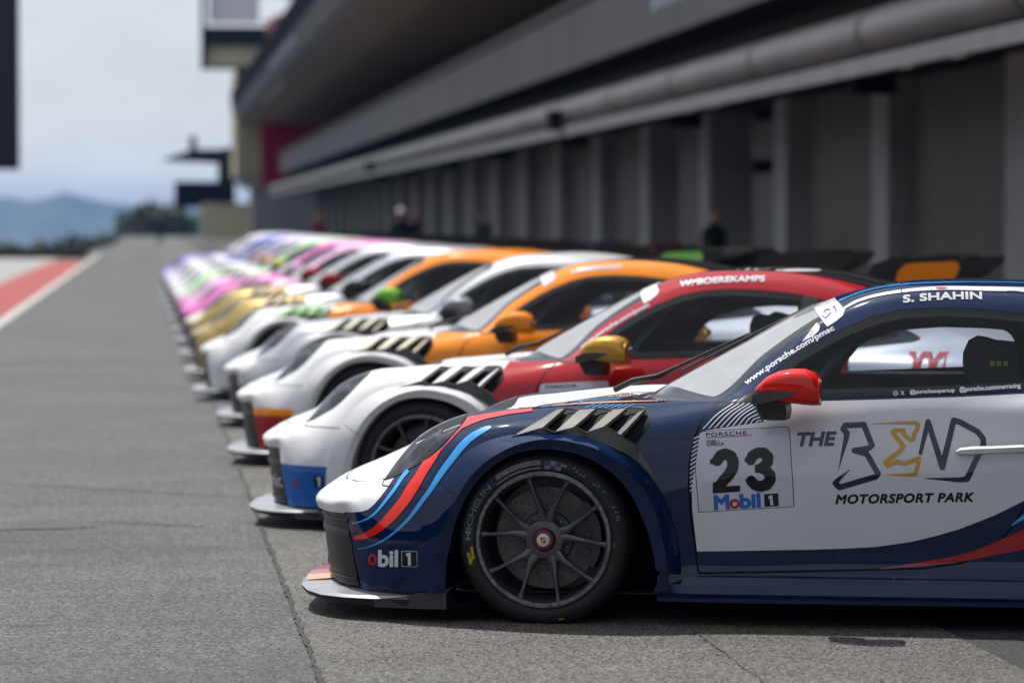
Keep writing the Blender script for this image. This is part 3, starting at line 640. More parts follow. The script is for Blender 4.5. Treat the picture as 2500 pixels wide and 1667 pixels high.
# the front strip above the rear-of-wheel line belongs to the fender, not to the shell
PARTM = {}
def skin_part(part, side, slots, depth=0.0):
    idx = [i for i, c in enumerate(CL) if c[0] == part]; used = {}; vs = []; ns = []; fs = []; ms = []
    for i in idx:
        f = []
        for k in sk.F[i]:
            if k not in used:
                used[k] = len(vs); p = sk.V[k]; n = p[5:8]; vs.append((p[0] - n[0] * depth, side * (p[1] - n[1] * depth), p[2] - n[2] * depth)); ns.append((n[0], side * n[1], n[2]))
            f.append(used[k])
        fs.append(f[::-1] if side < 0 else f); zn = CL[i][1]
        if side > 0 and part == 'side_window' and zn == 'glass' and not sk.L[i]['farw']: zn = 'frit'
        ms.append(slots.index(zn) if zn in slots else 0)
    return vs, ns, fs, ms
def skin_mesh(part, sides, slots, depth=0.0):
    vs, ns, fs, ms = [], [], [], []
    for sd_ in sides:
        a, b, c, d = skin_part(part, sd_, slots, depth); o = len(vs); vs += a; ns += b; fs += [[k + o for k in f] for f in c]; ms += d
    me = bpy.data.meshes.new(part); me.from_pydata(vs, [], fs)
    for _ in slots: me.materials.append(M['black'])
    me.polygons.foreach_set('material_index', ms); me.polygons.foreach_set('use_smooth', [True] * len(fs))
    me.update(); me.normals_split_custom_set_from_vertices([Vector(n).normalized() for n in ns]); return me
GS = ['glass', 'frit', 'rim']
for part in ('front_bumper', 'hood', 'front_fender', 'body'): PARTM[part] = skin_mesh(part, (-1, 1), ZONES)
for s_, nm in ((-1, 'near'), (1, 'far')):
    PARTM['door', nm] = skin_mesh('door', (s_,), ZONES); PARTM['side_window', nm] = skin_mesh('side_window', (s_,), GS, .001); PARTM['quarter_window', nm] = skin_mesh('quarter_window', (s_,), GS, .001)
    PARTM['headlight', nm] = skin_mesh('headlight', (s_,), ['glass'], -.002)
PARTM['windshield'] = skin_mesh('windshield', (-1, 1), GS, .001); PARTM['rear_window'] = skin_mesh('rear_window', (-1, 1), GS, .0)

def mirror_mb(mb):
    n = MB(); n.v = [(x, -y, z) for x, y, z in mb.v]; n.f = [f[::-1] for f in mb.f]; n.m = list(mb.m); return n
def both(mb):
    n = MB(); n.v = list(mb.v); n.f = list(mb.f); n.m = list(mb.m); o = mirror_mb(mb); return n.add(o.v, o.f) if not o.m else _join(n, o)
def _join(n, o):
    b = len(n.v); n.v += o.v; n.f += [tuple(k + b for k in f) for f in o.f]; n.m += o.m; return n
def near(mb): return mb
PIECE = {}                                                # name -> list of (part name, mesh, material keys)
# --- headlight bowl: a dark shell set in behind the cover, and two lamps in it
hv, hn, hf, hm = skin_part('headlight', -1, ['glass'], .035)
bowl = MB(); bowl.v = hv; bowl.f = [tuple(f) for f in hf]; bowl.m = [0] * len(hf)
PIECE['bowl'] = bowl
lamps = MB()
for (px, py, r_, d_) in ((1005, 1098, .030, .025), (1040, 1076, .036, .025), (985, 1132, .026, .02)):
    p, n = S(px, py); c = p - n * (d_ + .01); a = n.orthogonal().normalized(); e = n.cross(a)
    lamps.loft([[c + n * (r_ * .8 * math.sin(t)) + (a * math.cos(k * math.pi / 8) + e * math.sin(k * math.pi / 8)) * r_ * math.cos(t) for k in range(16)] for t in np.linspace(0, 1.5, 6)], closed=True)
blade = MB()
q0 = [S(a, b) for a, b in ((1075, 1042), (1062, 1058), (1040, 1085), (1015, 1115), (990, 1140))]
blade.loft([[p - n * .020, p - n * .030 + Vector((0, .0, .028))] for p, n in q0])
# --- wheel arch flare of three edges
def body_w(x, z):
    h = BVH.ray_cast(Vector((x, -2.0, z)), Vector((0, 1, 0))); return -h[0].y if h[0] is not None else None
ths = np.concatenate([np.linspace(-.46, 3.36, 110)])
def arch_pt(T, th): r = float(rad(T, th)); return AC[0] - r * math.cos(th), AC[1] + r * math.sin(th)
rows = []
for th in ths:
    xi, zi = arch_pt(TH_IN, th); xm, zm = arch_pt(TH_MID, th); xo, zo = arch_pt(TH_OUT, th)
    wo = body_w(xo, max(zo, .115)) or .87; wm = .972; wi = .958
    zi, zm, zo = max(zi, .112), max(zm, .112), max(zo, .112)
    def lp(a, b, t): return tuple(a[k] + (b[k] - a[k]) * t for k in range(3))
    I, Mi, O = (xi, -wi, zi), (xm, -wm, zm), (xo, -(wo + .016), zo)
    O2 = (xo + (xo - AC[0]) * .006, -(wo - .004), zo + (zo - AC[1]) * .006)
    md = lp(Mi, O, .5); md = (md[0], md[1] - .006, md[2])
    rows.append([(xi + (AC[0] - xi) * .03, -.76, zi + (AC[1] - zi) * .03), (xi, -.90, zi), I, lp(I, Mi, .06), lp(I, Mi, .94), Mi, lp(Mi, md, .12), md, O, O2])
def flare_piece(i0, i1):
    b = MB(); b.loft(rows[i0:i1 + 1], capa=False); return b
isp = int(np.argmin(np.abs(ths - .475)))
flare_low = flare_piece(0, isp); flare_up = flare_piece(isp, len(rows) - 1)
for r_ in (flare_low, ):
    pass
# gap between the two flare pieces: a thin dark seam standing a hair proud
seam = MB(); ra, rb = rows[isp - 0], rows[isp + 1]
seam.loft([[(p[0], p[1] - .0012, p[2]) for p in ra[2:9]], [(p[0] + (q[0] - p[0]) * .14, p[1] - .0012 + (q[1] - p[1]) * .14, p[2] + (q[2] - p[2]) * .14) for p, q in zip(ra[2:9], rb[2:9])]])
# --- wheel housings
hous = MB()
hous2 = MB()
for hb_, cx, cz, rr_, w0, w1 in ((hous, .02, .30, .345, .90, .52), (hous2, RX, RZ, .375, .96, .50)):
    hb_.lathe([(rr_ + .03, -w0), (rr_ + .02, -w1), (.0, -w1)], (cx, 0, cz), 40, arc=(-.3, math.pi + .3))
hous.box(-.42, .46, -.525, -.515, .06, .40); hous2.box(RX - .45, RX + .45, -.505, -.495, .06, .40)
PIECE['housing'] = hous
# --- rear arch lip
rl = MB(); rws = []
for th in np.linspace(-.42, math.pi + .42, 60):
    x, z = RX - RR * math.cos(th), RZ + RR * math.sin(th); ww = body_w(x, z) or .98
    rws.append([(x, -.72, z), (x, -(ww - .02), z), (x, -(ww + .006), z), (x + (x - RX) * .06, -(ww + .008), z + (z - RZ) * .06), (x + (x - RX) * .075, -(body_w(x + (x - RX) * .075, z + (z - RZ) * .075) or ww) + .004, z + (z - RZ) * .075)])
rl.loft(rws); PIECE['rear_flare'] = rl
# --- front fascia: black panels between the nose lip and the splitter
fas = MB(); top = [(-.752,.752),(-.80,.70),(-.845,.62),(-.885,.52),(-.918,.40),(-.945,.2),(-.955,0)]; bot = [(-.705,.778),(-.752,.735),(-.803,.65),(-.848,.54),(-.885,.40),(-.91,.2),(-.92,0)]
rows_f = []
for t in np.linspace(0, 1, 12):
    rows_f.append([(a[0] + (b[0] - a[0]) * t - .004 * math.sin(t * math.pi), -(a[1] + (b[1] - a[1]) * t - .004), .372 - .262 * t) for a, b in zip(top, bot)])
fas.loft(rows_f)
def rib(t, h, out):
    i = int(t * 11); r0 = rows_f[i]; b = MB()
    b.loft([[(x - out * .6, y - out, z + h) for x, y, z in r0[:5]], [(x - out, y - out * 1.4, z + h * .6) for x, y, z in r0[:5]], [(x - out, y - out * 1.4, z - h * .6) for x, y, z in r0[:5]], [(x, y, z - h) for x, y, z in r0[:5]]]); return b
grille = MB()
for t, h, o_ in ((.10, .006, .004), (.36, .016, .0035), (.92, .006, .005)): r_ = rib(t, h, o_); grille.add(r_.v, r_.f)
for j in range(7):
    y_ = .06 + j * .05; grille.box(-.955 + .0022 * j * j, -.94 + .0022 * j * j, -y_ - .006, -y_ + .006, .14, .35)
PIECE['fascia'] = both(fas); PIECE['grille'] = both(grille)
# --- splitter plate with a turned-up end
pl = [(-1.022, 0), (-1.018, .18), (-1.002, .36), (-.968, .55), (-.915, .70), (-.84, .81), (-.74, .885), (-.62, .925), (-.50, .940), (-.40, .945), (-.352, .945)]
spl = MB(); ins = [(x + .17, max(0, w_ - .22)) for x, w_ in pl[:-2]] + [(-.40, .72), (-.352, .72)]
def spr(L, z): return [(x, -w_, z) for x, w_ in L]
zt = [.102, .101, .099, .096, .092, .088, .088, .089, .091, .102, .118]
rowA = [(x + .34, -max(0, w_ - .42), .118) for x, w_ in pl[:-2]] + [(-.40, -.5, .10), (-.352, -.5, .118)]
rowB = [(x, -w_, z) for (x, w_), z in zip(ins, [.114] * 9 + [.112, .118])]
rowC = [(x + .012, -w_ + .010, z + .002) for (x, w_), z in zip(pl, zt)]; rowD = [(x, -w_, z - .008) for (x, w_), z in zip(pl, zt)]
rowE = [(x + .002, -w_ + .002, z) for (x, w_), z in zip(pl, [.082, .081, .079, .075, .070, .064, .058, .053, .050, .048, .048])]
spl.loft([rowA, rowB, rowC, rowD], mi=0)
spl.loft([rowD, rowE, [(x + .10, -max(0, w_ - .04), .058) for x, w_ in pl], [(x + .34, -max(0, w_ - .4), .056) for x, w_ in pl]], mi=1)
PIECE['splitter'] = both(spl)
foot = MB(); foot.loft([[(-.62, -.926, .080), (-.62, -.926, .050)], [(-.50, -.938, .092), (-.50, -.938, .050)], [(-.455, -.946, .108), (-.455, -.946, .049)], [(-.40, -.955, .110), (-.40, -.955, .050)], [(-.350, -.955, .110), (-.350, -.955, .050)], [(-.345, -.75, .110), (-.345, -.75, .050)]])
PIECE['splitter_end'] = foot
# --- side skirt
ss = MB(); skp = [(.86, .192), (.905, .176), (.926, .150), (.930, .118), (.925, .104), (.93, .100), (.93, .088), (.70, .085)]
ss.loft([[(x, -(w_ - (.018 if x < .44 else 0)), z) for w_, z in skp] for x in (.41, .55, 1.0, 1.6, 2.07)], capa=True, capb=True)
PIECE['side_skirt'] = ss
# --- underside and dark inner tub
tub = MB(); tub.box(-.60, 3.2, -.80, .80, .100, .104); tub.box(.44, .46, -.70, .70, .10, .70); tub.box(1.95, 1.97, -.75, .75, .10, .86)
for s_ in (-1, 1): tub.box(.66, 1.95, s_ * .78 - .008, s_ * .78 + .008, .10, .77)
tub.box(-.40, .42, -.50, .50, .10, .50); tub.box(1.98, 3.25, -.56, .56, .10, .70)
PIECE['tub'] = tub
ins_ = MB(); ins_.loft([[(.50, y, .74), (.62, y, .80), (.80, y, .775), (.86, y, .70), (.86, y, .45)] for y in (-.70, .70)])
PIECE['dashboard'] = ins_
sill = MB()
for s_ in (-1,): sill.box(.80, 1.90, s_ * .765 - .015, s_ * .765 + .015, .835, .845)
PIECE['sill_rail'] = sill
cage = MB()
for s_ in (-1, 1):
    cage.tube([(.62, s_ * .70, .55), (.72, s_ * .69, .80), (1.06, s_ * .565, 1.075), (1.30, s_ * .545, 1.125), (1.72, s_ * .54, 1.125), (1.74, s_ * .62, .8), (1.74, s_ * .66, .2)], .021, 8)
    cage.tube([(.86, s_ * .70, .60), (.97, s_ * .66, .87), (1.12, s_ * .575, 1.06)], .018, 8)
    cage.tube([(.70, s_ * .72, .60), (1.74, s_ * .70, .42)], .018, 8)
    cage.tube([(1.74, s_ * .54, 1.12), (2.5, s_ * .45, .75)], .018, 8)
cage.tube([(1.74, -.62, .8), (1.74, .62, .8)], .019, 8); cage.tube([(1.73, -.54, 1.12), (1.73, .54, 1.12)], .019, 8); cage.tube([(1.74, -.54, 1.11), (1.76, .62, .5)], .018, 8)
PIECE['roll_cage'] = cage
seat = MB()
def seat_ring(z, x, hw, d): return [(x + d * math.sin(a) * .5, -.36 + hw * math.cos(a), z) for a in np.linspace(-.3, math.pi + .3, 14)]
seat.loft([seat_ring(z, x, hw, d) for z, x, hw, d in ((.22, 1.30, .22, .30), (.40, 1.36, .24, .34), (.60, 1.48, .24, .26), (.74, 1.56, .22, .20), (.82, 1.60, .20, .20), (.90, 1.62, .20, .22), (.97, 1.62, .19, .22), (1.0, 1.62, .12, .12))])
PIECE['seat_shell'] = seat
wings = MB()
for s_ in (-1, 1):
    o = [(1.517, .860), (1.493, .892), (1.487, .934), (1.488, .972), (1.501, 1.003), (1.534, 1.021), (1.568, 1.016), (1.60, 1.006), (1.68, .998), (1.70, .86), (1.62, .83)]
    wings.loft([[(x, -.36 + s_ * .205 - .012, z) for x, z in o], [(x, -.36 + s_ * .205 + .012, z) for x, z in o]], closed=True, capa=True, capb=True)
PIECE['headrest'] = wings
belt = MB()
for k_ in range(3): belt.box(1.585 + k_ * .024, 1.602 + k_ * .024, -.580, -.578, .925, .942)
PIECE['belt_tabs'] = belt
# --- mirror: cap and foot
cap = MB(); rr_ = []
for x, z0, z1, yc, hy in ((.762, .846, .852, -.945, .012), (.775, .836, .868, -.95, .04), (.805, .826, .897, -.955, .06), (.848, .812, .918, -.96, .078), (.895, .804, .927, -.963, .086), (.94, .799, .927, -.965, .09), (.975, .797, .915, -.965, .09), (.992, .800, .895, -.965, .086), (.998, .812, .880, -.965, .078)):
    ring = []
    for k in range(24):
        a = k * 2 * math.pi / 24; c_, s_ = math.cos(a), math.sin(a); e = .62
        ring.append((x, yc + hy * abs(c_) ** e * (1 if c_ > 0 else -1), (z0 + z1) / 2 + (z1 - z0) / 2 * abs(s_) ** e * (1 if s_ > 0 else -1)))
    rr_.append(ring)
cap.loft(rr_, closed=True, capa=True, capb=True)
ft = MB(); ft.loft([[(x, y, z) for x, y in ((x0, -.862), (x0 + .012, y1), (x1 - .012, y1), (x1, -.862))] for z, x0, x1, y1 in ((.738, .792, .868, -.90), (.745, .778, .882, -.95), (.775, .762, .888, -.965), (.800, .757, .885, -.985), (.822, .757, .875, -.98))], closed=True, capa=True, capb=True)
sp = MB(); sp.loft([[(.757, -1.01, .800), (.757, -1.01, .832)], [(.80, -1.032, .806), (.80, -1.030, .846)], [(.86, -1.044, .822), (.86, -1.042, .850)], [(.915, -1.052, .842), (.915, -1.051, .849)]])
mrim = MB(); mrim.loft([[(x, y * 1.012 + .012, .862 + (z - .862) * 1.03) for x, y, z in [(p[0] + d, p[1], p[2]) for p in rr_[7]]] for d in (-.008, .004)], closed=True)
# --- door handle
hd = MB(); hd.loft([[(x, -.886 - o, z - h), (x, -.905 - o, z - h * .6), (x, -.908 - o, z + h * .5), (x, -.886 - o, z + h)] for x, z, h, o in ((1.470, .632, .004, -.006), (1.485, .634, .013, .004), (1.53, .637, .016, .012), (1.60, .641, .014, .016), (1.70, .646, .015, .014), (1.728, .648, .010, .004), (1.735, .648, .004, -.008))])
# --- wing on swan-neck struts
def foil(x0, z0, ch, th, cam_):
    up, lo = [], []
    for t in np.linspace(0, 1, 9):
        y_ = cam_ * 4 * t * (1 - t); h = th * (1.5 * math.sqrt(max(t, 0)) * (1 - t) + .05); up.append((x0 + ch * t, z0 - y_ + .16 * ch * t + h)); lo.append((x0 + ch * t, z0 - y_ + .16 * ch * t - h * .5))
    return up + lo[::-1]
wg = MB(); fo = foil(3.06, 1.160, .36, .022, .03); wg.loft([[(x, y, z) for x, z in fo] for y in (-.84, -.4, 0, .4, .84)], closed=True, capa=True, capb=True)
wg.box(3.415, 3.43, -.84, .84, 1.205, 1.238)
ep = MB(); o_ = [(2.97, 1.14), (3.03, 1.19), (3.09, 1.230), (3.22, 1.246), (3.44, 1.247), (3.465, 1.233), (3.616, 1.238), (3.61, 1.196), (3.52, 1.126), (3.44, 1.085), (3.2, 1.06), (3.02, 1.06)]
ep.loft([[(x, y, z) for x, z in o_] for y in (-.862, -.845)], closed=True, capa=True, capb=True)
epp = MB(); o2 = [(3.083, 1.10), (3.094, 1.148), (3.113, 1.18), (3.145, 1.206), (3.18, 1.212), (3.42, 1.224), (3.44, 1.215), (3.45, 1.184), (3.409, 1.10)]
epp.loft([[(x, y, z) for x, z in o2] for y in (-.866, -.862)], closed=True, capb=True, capa=True)
st = MB()
for s_ in (-1,):
    pth = [(2.82, .86), (2.84, 1.06), (2.92, 1.20), (3.04, 1.245), (3.16, 1.20)]; q = [(x + .10 - .02 * i, z - .012 * i) for i, (x, z) in enumerate(pth)]
    st.loft([[(x, s_ * .42 + d, z) for x, z in pth + q[::-1]] for d in (-.006, .006)], closed=True, capa=True, capb=True)
# --- tail panel and lamps
tail = MB(); ring = [tuple(p) for p in SURF[-1]]
tail.v = [(x, -w_, z) for x, w_, z in ring] + [(x, w_, z) for x, w_, z in ring[::-1]]; tail.f = [tuple(range(len(tail.v)))]; tail.m = [0]
PIECE['tail_panel'] = tail
# --- wiper
arm = MB(); a0 = [(1497, 956, .30), (1560, 922, .28), (1612, 912, .26), (1660, 890, .22), (1760, 845, .16), (1830, 812, .13)]
def wsp(px, py, h):
    p, n = S(px, py); return p + n * h
arm_pts = [plane(1500, 952, .18), plane(1545, 930, .16), plane(1606, 918, .13), plane(1660, 893, .11), plane(1745, 852, .09), plane(1830, 815, .07)]
arm.tube(arm_pts, [.011, .013, .010, .0075, .005, .006], 8)
bl = MB(); b0, b1 = plane(1664, 906, .07), plane(1986, 744, .03)
bl.tube([b0, b0.lerp(b1, .3) + Vector((0, 0, .002)), b0.lerp(b1, .6) + Vector((0, 0, .003)), b1], .0065, 6)
bl.tube([b0.lerp(b1, .48), b0.lerp(b1, .55)], .012, 6)

# --- wheel (outer face at y = 0, growing inwards)
def tyre_mesh():
    b = MB(); b.lathe([(.236, .022), (.243, .006), (.256, -.003), (.275, -.006), (.293, -.001), (.306, .012), (.3135, .030), (.317, .055), (.318, .10), (.318, .21), (.315, .26), (.300, .29), (.27, .30), (.24, .285)], n=96)
    b.v = [(x, y, max(z, -.3025)) for x, y, z in b.v]; return b
def rim_mb():
    b = MB(); b.lathe([(.242, .012), (.2475, .004), (.2475, -.003), (.243, -.0065), (.233, -.0065), (.229, -.002)], n=96, mi=1)
    b.lathe([(.229, -.002), (.224, .012), (.2185, .045), (.212, .11), (.210, .25)], n=96, mi=0)
    for k in range(5):
        for s_ in (-1, 1):
            am = R(85.8 - 72 * k); ar = R(85.8 + s_ * 18.3 - 72 * k); a1 = am + R(s_ * 10.5)
            p0 = Vector((.055 * math.cos(am + R(s_ * 9)), 0, .055 * math.sin(am + R(s_ * 9)))); p1 = Vector((.100 * math.cos(a1), 0, .100 * math.sin(a1))); p2 = Vector((.231 * math.cos(ar), 0, .231 * math.sin(ar)))
            d1 = (p2 - p0).normalized(); n_ = Vector((-d1.z, 0, d1.x)); secs = []
            for p, hw, y0, y1 in ((p0, .020, .020, .075), (p1, .0105, .014, .062), (p1.lerp(p2, .35), .0078, .010, .050), (p1.lerp(p2, .75), .0066, .007, .040), (p2.lerp(p1, .06), .0095, .005, .036), (p2, .020, .004, .036)):
                secs.append([(p + n_ * hw + Vector((0, y0 + .004, 0))), (p + n_ * hw * .45 + Vector((0, y0, 0))), (p - n_ * hw * .45 + Vector((0, y0, 0))), (p - n_ * hw + Vector((0, y0 + .004, 0))), (p - n_ * hw + Vector((0, y1, 0))), (p + n_ * hw + Vector((0, y1, 0)))])
            b.loft(secs, closed=True)
    b.lathe([(.001, .016), (.052, .016), (.068, .020), (.076, .030), (.078, .075)], n=40)
    b.lathe([(.21, .25), (.02, .25)], n=40)
    return b
TY = tyre_mesh().mesh('tyre', M['rubber']); RM = rim_mb().mesh('rim', [M['rim'], M['rim_lip']], sharp=30)
_d = MB(); _d.lathe([(.185, .115), (.187, .11), (.185, .105), (.10, .105), (.095, .09), (.05, .09)], n=64)
for k_ in range(16):
    for j_ in range(4):
        a = R(k_ * 22.5 + j_ * 7); r_ = .118 + .018 * j_; _d.add([(r_ * math.cos(a) + .0032 * math.cos(t), .1044, r_ * math.sin(a) + .0032 * math.sin(t)) for t in np.linspace(0, 2 * math.pi, 8, endpoint=False)], [tuple(range(8))], 1)
for k_ in range(10):
    a = R(k_ * 36 + 12); _d.lathe([(.001, .084), (.0065, .084), (.007, .09)], (.075 * math.cos(a), 0, .075 * math.sin(a)), 8, mi=2)
DS = _d.mesh('brake_disc', [M['disc'], M['black'], M['chrome']])
_c = MB()
for a0_, a1_ in ((-.55, .75),):
    _c.loft([[((.155 + dr) * math.cos(a), y, (.155 + dr) * math.sin(a)) for dr, y in ((-.035, .085), (.045, .085), (.05, .15), (-.035, .15))] for a in np.linspace(a0_, a1_, 10)], closed=True, capa=True, capb=True)
for k_ in range(3): _c.lathe([(.001, .075), (.012, .075), (.014, .085)], (.155 * math.cos(-.3 + .4 * k_), 0, .155 * math.sin(-.3 + .4 * k_)), 12)
CPM = _c.mesh('brake_caliper', M['carbon'])
_n = MB(); _n.lathe([(.0235, -.006), (.036, -.004), (.0395, .004), (.043, .012), (.045, .022)], n=40)
for k_ in range(20):
    a = k_ * math.pi / 10; _n.box(.0335 * math.cos(a) - .0018, .0335 * math.cos(a) + .0018, -.0075, -.003, .0335 * math.sin(a) - .0018, .0335 * math.sin(a) + .0018)
NTM = _n.mesh('wheel_nut', M['nut'])
CAPM = MB().lathe([(.0005, -.009), (.018, -.0085), (.0235, -.006)], n=32).mesh('hub_cap', M['offwhite_d'])
_s = MB(); shp = [(0, -.015), (.006, -.012), (.0095, -.005), (.010, .006), (.0085, .0125), (0, .0115), (-.0085, .0125), (-.010, .006), (-.0095, -.005), (-.006, -.012)]
_s.add([(x, -.0098, z) for x, z in shp], [tuple(range(len(shp)))])
for (x0, x1, z0, z1) in ((-.0085, -.001, .003, .009), (.001, .0085, -.009, -.002)): _s.add([(x0, -.0102, z0), (x1, -.0102, z0), (x1, -.0102, z1), (x0, -.0102, z1)], [(0, 1, 2, 3)], 1)
for (x0, x1, z0, z1) in ((.001, .0085, .003, .005), (.001, .0085, .007, .009), (-.0075, -.001, -.004, -.002), (-.006, -.001, -.009, -.007)): _s.add([(x0, -.0102, z0), (x1, -.0102, z0), (x1, -.0102, z1), (x0, -.0102, z1)], [(0, 1, 2, 3)], 2)
SHM = _s.mesh('crest', [M['gold'], M['black'], M['dred_d']], smooth=False)
def wheel(car, x, y, side, scale, spin=0, full=True):
    r = bpy.data.objects.new('wheel', TY); COL.objects.link(r); r.parent = car
    r.name = 'wheel'; r.location = (x, y, .303 * scale if scale == 1 else .3105); r.scale = (scale, side * (1.0 if scale == 1 else 1.06), scale)
    rm = link('rim', RM, r); rm.rotation_euler = (0, spin, 0)
    link('brake_disc', DS, r)
    if full: link('brake_caliper', CPM, r); link('wheel_nut', NTM, r); link('hub_cap', CAPM, r); link('crest', SHM, r)
    return r

# ------------------------------------------------------------------ films, stripes and lettering laid on the bodywork
def resample(poly, step):
    out = []
    for a, b in zip(poly, poly[1:] + poly[:1]):
        n = max(1, int(math.hypot(b[0] - a[0], b[1] - a[1]) / step)); out += [(a[0] + (b[0] - a[0]) * i / n, a[1] + (b[1] - a[1]) * i / n) for i in range(n)]
    return out
def ccw(p):
    a = sum(x0 * y1 - x1 * y0 for (x0, y0), (x1, y1) in zip(p, p[1:] + p[:1])); return p if a > 0 else p[::-1]
def fill(polys, step=9, odd=False, nodd=None):
    """triangles covering a set of outlines in photo pixels"""
    vs, fs = [], []
    for p in polys:
        p = resample(ccw([(q[0], q[1]) for q in p]), step); fs.append(list(range(len(vs), len(vs) + len(p)))); vs += p
    xs = [q[0] for q in vs]; ys = [q[1] for q in vs]; x = min(xs) + step / 2
    grid = []
    while x < max(xs):
        y = min(ys) + step / 2
        while y < max(ys): grid.append((x, y)); y += step
        x += step
    if len(grid) < 6000: vs = vs + grid
    r = delaunay_2d_cdt([Vector(q) for q in vs], [], fs, 0, 1e-4)
    nodd = len(polys) if nodd is None else nodd
    keep = [f for f, o in zip(r[2], r[5]) if (sum(i < nodd for i in o) % 2 == 1 or any(i >= nodd for i in o) if odd else len(o) > 0)]
    return [tuple(v) for v in r[0]], keep
def film(name, polys, m, parent, layer=1.0, step=9, odd=False, pos=None, label=None, thick=.0007, nodd=None):
    v2, tri = fill(polys, step, odd, nodd); used = sorted({i for f in tri for i in f}); mp_ = {k: i for i, k in enumerate(used)}
    vs, ns = [], []
    for k in used:
        p, n = S(*v2[k]); vs.append(tuple(p + n * (.0010 + thick * layer))); ns.append(n)
    fs = []
    for f in tri:
        g = [mp_[i] for i in f]
        a, b, c = (Vector(vs[i]) for i in g[:3])
        fs.append(g if (b - a).cross(c - a).dot(ns[g[0]]) > 0 else g[::-1])
    me = bpy.data.meshes.new(name); me.from_pydata(vs, [], fs); me.materials.append(m)
    me.polygons.foreach_set('use_smooth', [True] * len(fs)); me.update(); me.normals_split_custom_set_from_vertices(ns)
    o = link(name, me, parent)
    if label: o['label'] = label
    return o
def strip(pts):
    """outline of a stroke of varying width through (x, y, width)"""
    P_ = [Vector((p[0], p[1])) for p in pts]
    if len(P_) > 2:                                       # smooth the path
        A = np.array([(p[0], p[1], p[2]) for p in pts], float); t = np.concatenate([[0], np.cumsum(np.hypot(*np.diff(A[:, :2], axis=0).T))]); A = herm(t, A, np.linspace(0, t[-1], 8 * len(pts)))
        P_ = [Vector((a[0], a[1])) for a in A]; W = [max(.6, a[2]) for a in A]
    else: W = [p[2] for p in pts]
    L, Rr = [], []
    for i, p in enumerate(P_):
        d = (P_[min(i + 1, len(P_) - 1)] - P_[max(i - 1, 0)]).normalized(); n = Vector((-d.y, d.x)); L.append(tuple(p + n * W[i] / 2)); Rr.append(tuple(p - n * W[i] / 2))
    return L + Rr[::-1]
def stroke(pts):
    """round-jointed stroke as overlapping pieces"""
    out = []
    for (x0, y0, a), (x1, y1, b) in zip(pts[:-1], pts[1:]):
        d = Vector((x1 - x0, y1 - y0))
        if d.length < .01: continue
        d.normalize(); n = Vector((-d.y, d.x)); out.append([(x0 + n.x * a / 2, y0 + n.y * a / 2), (x1 + n.x * b / 2, y1 + n.y * b / 2), (x1 - n.x * b / 2, y1 - n.y * b / 2), (x0 - n.x * a / 2, y0 - n.y * a / 2)])
    for x, y, a in pts:
        if a > 3: out.append([(x + a / 2 * math.cos(k * math.pi / 6), y + a / 2 * math.sin(k * math.pi / 6)) for k in range(12)])
    return out
_fc = bpy.data.curves.new('lettering_source', 'FONT'); _fo = bpy.data.objects.new('lettering_source', _fc); COL.objects.link(_fo)
def glyphs(s, bold=0.0, shear=0.0, space=1.0):
    """closed outlines of a line of text, cap height about 0.7"""
    _fc.body = s; _fc.offset = bold; _fc.shear = 0; _fc.space_character = space; _fc.resolution_u = 4; _fc.fill_mode = 'FRONT'
    dg = bpy.context.evaluated_depsgraph_get(); dg.update(); ev = _fo.evaluated_get(dg); me = ev.to_mesh()
    v = [(p.co.x + shear * p.co.y, p.co.y) for p in me.vertices]; tris = [tuple(p.vertices) for p in me.polygons]
    cnt = {}
    for t in tris:
        for a, b in zip(t, t[1:] + t[:1]): cnt[(a, b)] = 1
    nxt = {a: b for a, b in cnt if (b, a) not in cnt}; loops = []
    while nxt:
        a = next(iter(nxt)); l = [a]; b = nxt.pop(a)
        while b != a and b in nxt: l.append(b); b = nxt.pop(b)
        if len(l) > 2: loops.append([v[i] for i in l])
    ev.to_mesh_clear(); return loops
def place(loops, x, y, x2, y2, h, rise=None, arc=0):
    """fit outlines from pixel (x, y) to (x2, y2) along the baseline with height h"""
    xs = [p[0] for l in loops for p in l]; ys = [p[1] for l in loops for p in l]; x0, x1 = min(xs), max(xs); y0 = min(ys) if rise is None else rise; y1 = max(ys)
    d = Vector((x2 - x, y2 - y)); L = d.length; d.normalize(); n = Vector((d.y, -d.x)); out = []
    for l in loops:
        q = []
        for a, b in l:
            t = (a - x0) / (x1 - x0); hh = (b - y0) / (y1 - y0) * h + arc * 4 * t * (1 - t); p = Vector((x, y)) + d * (L * t) + n * hh; q.append((p.x, p.y))
        out.append(q)
    return out
def fatten(L, wd):
    """strokes of width wd along the outlines"""
    out = []
    for l in L:
        for (x0, y0), (x1, y1) in zip(l, l[1:] + l[:1]):
            d = Vector((x1 - x0, y1 - y0))
            if d.length < 1e-3: continue
            d.normalize(); n = Vector((-d.y, d.x)) * wd / 2; d = d * wd * .3
            out.append([(x0 - d.x + n.x, y0 - d.y + n.y), (x1 + d.x + n.x, y1 + d.y + n.y), (x1 + d.x - n.x, y1 + d.y - n.y), (x0 - d.x - n.x, y0 - d.y - n.y)])
    return out
def words(name, s, m, parent, x, y, x2, y2, h, bold=0, shear=0, layer=3, rise=None, arc=0, space=1.0):
    """bold: extra stroke width as a share of the height"""
    L = place(glyphs(s, 0, shear, space), x, y, x2, y2, h, rise, arc); n = len(L)
    return film(name, L + (fatten(L, bold * h) if bold else []), m, parent, layer, step=14, odd=True, nodd=n)
def z1(pts, sx, sy, k): return [(sx + p[0] / k, sy + p[1] / k) + tuple(w_ / k for w_ in p[2:]) for p in pts]
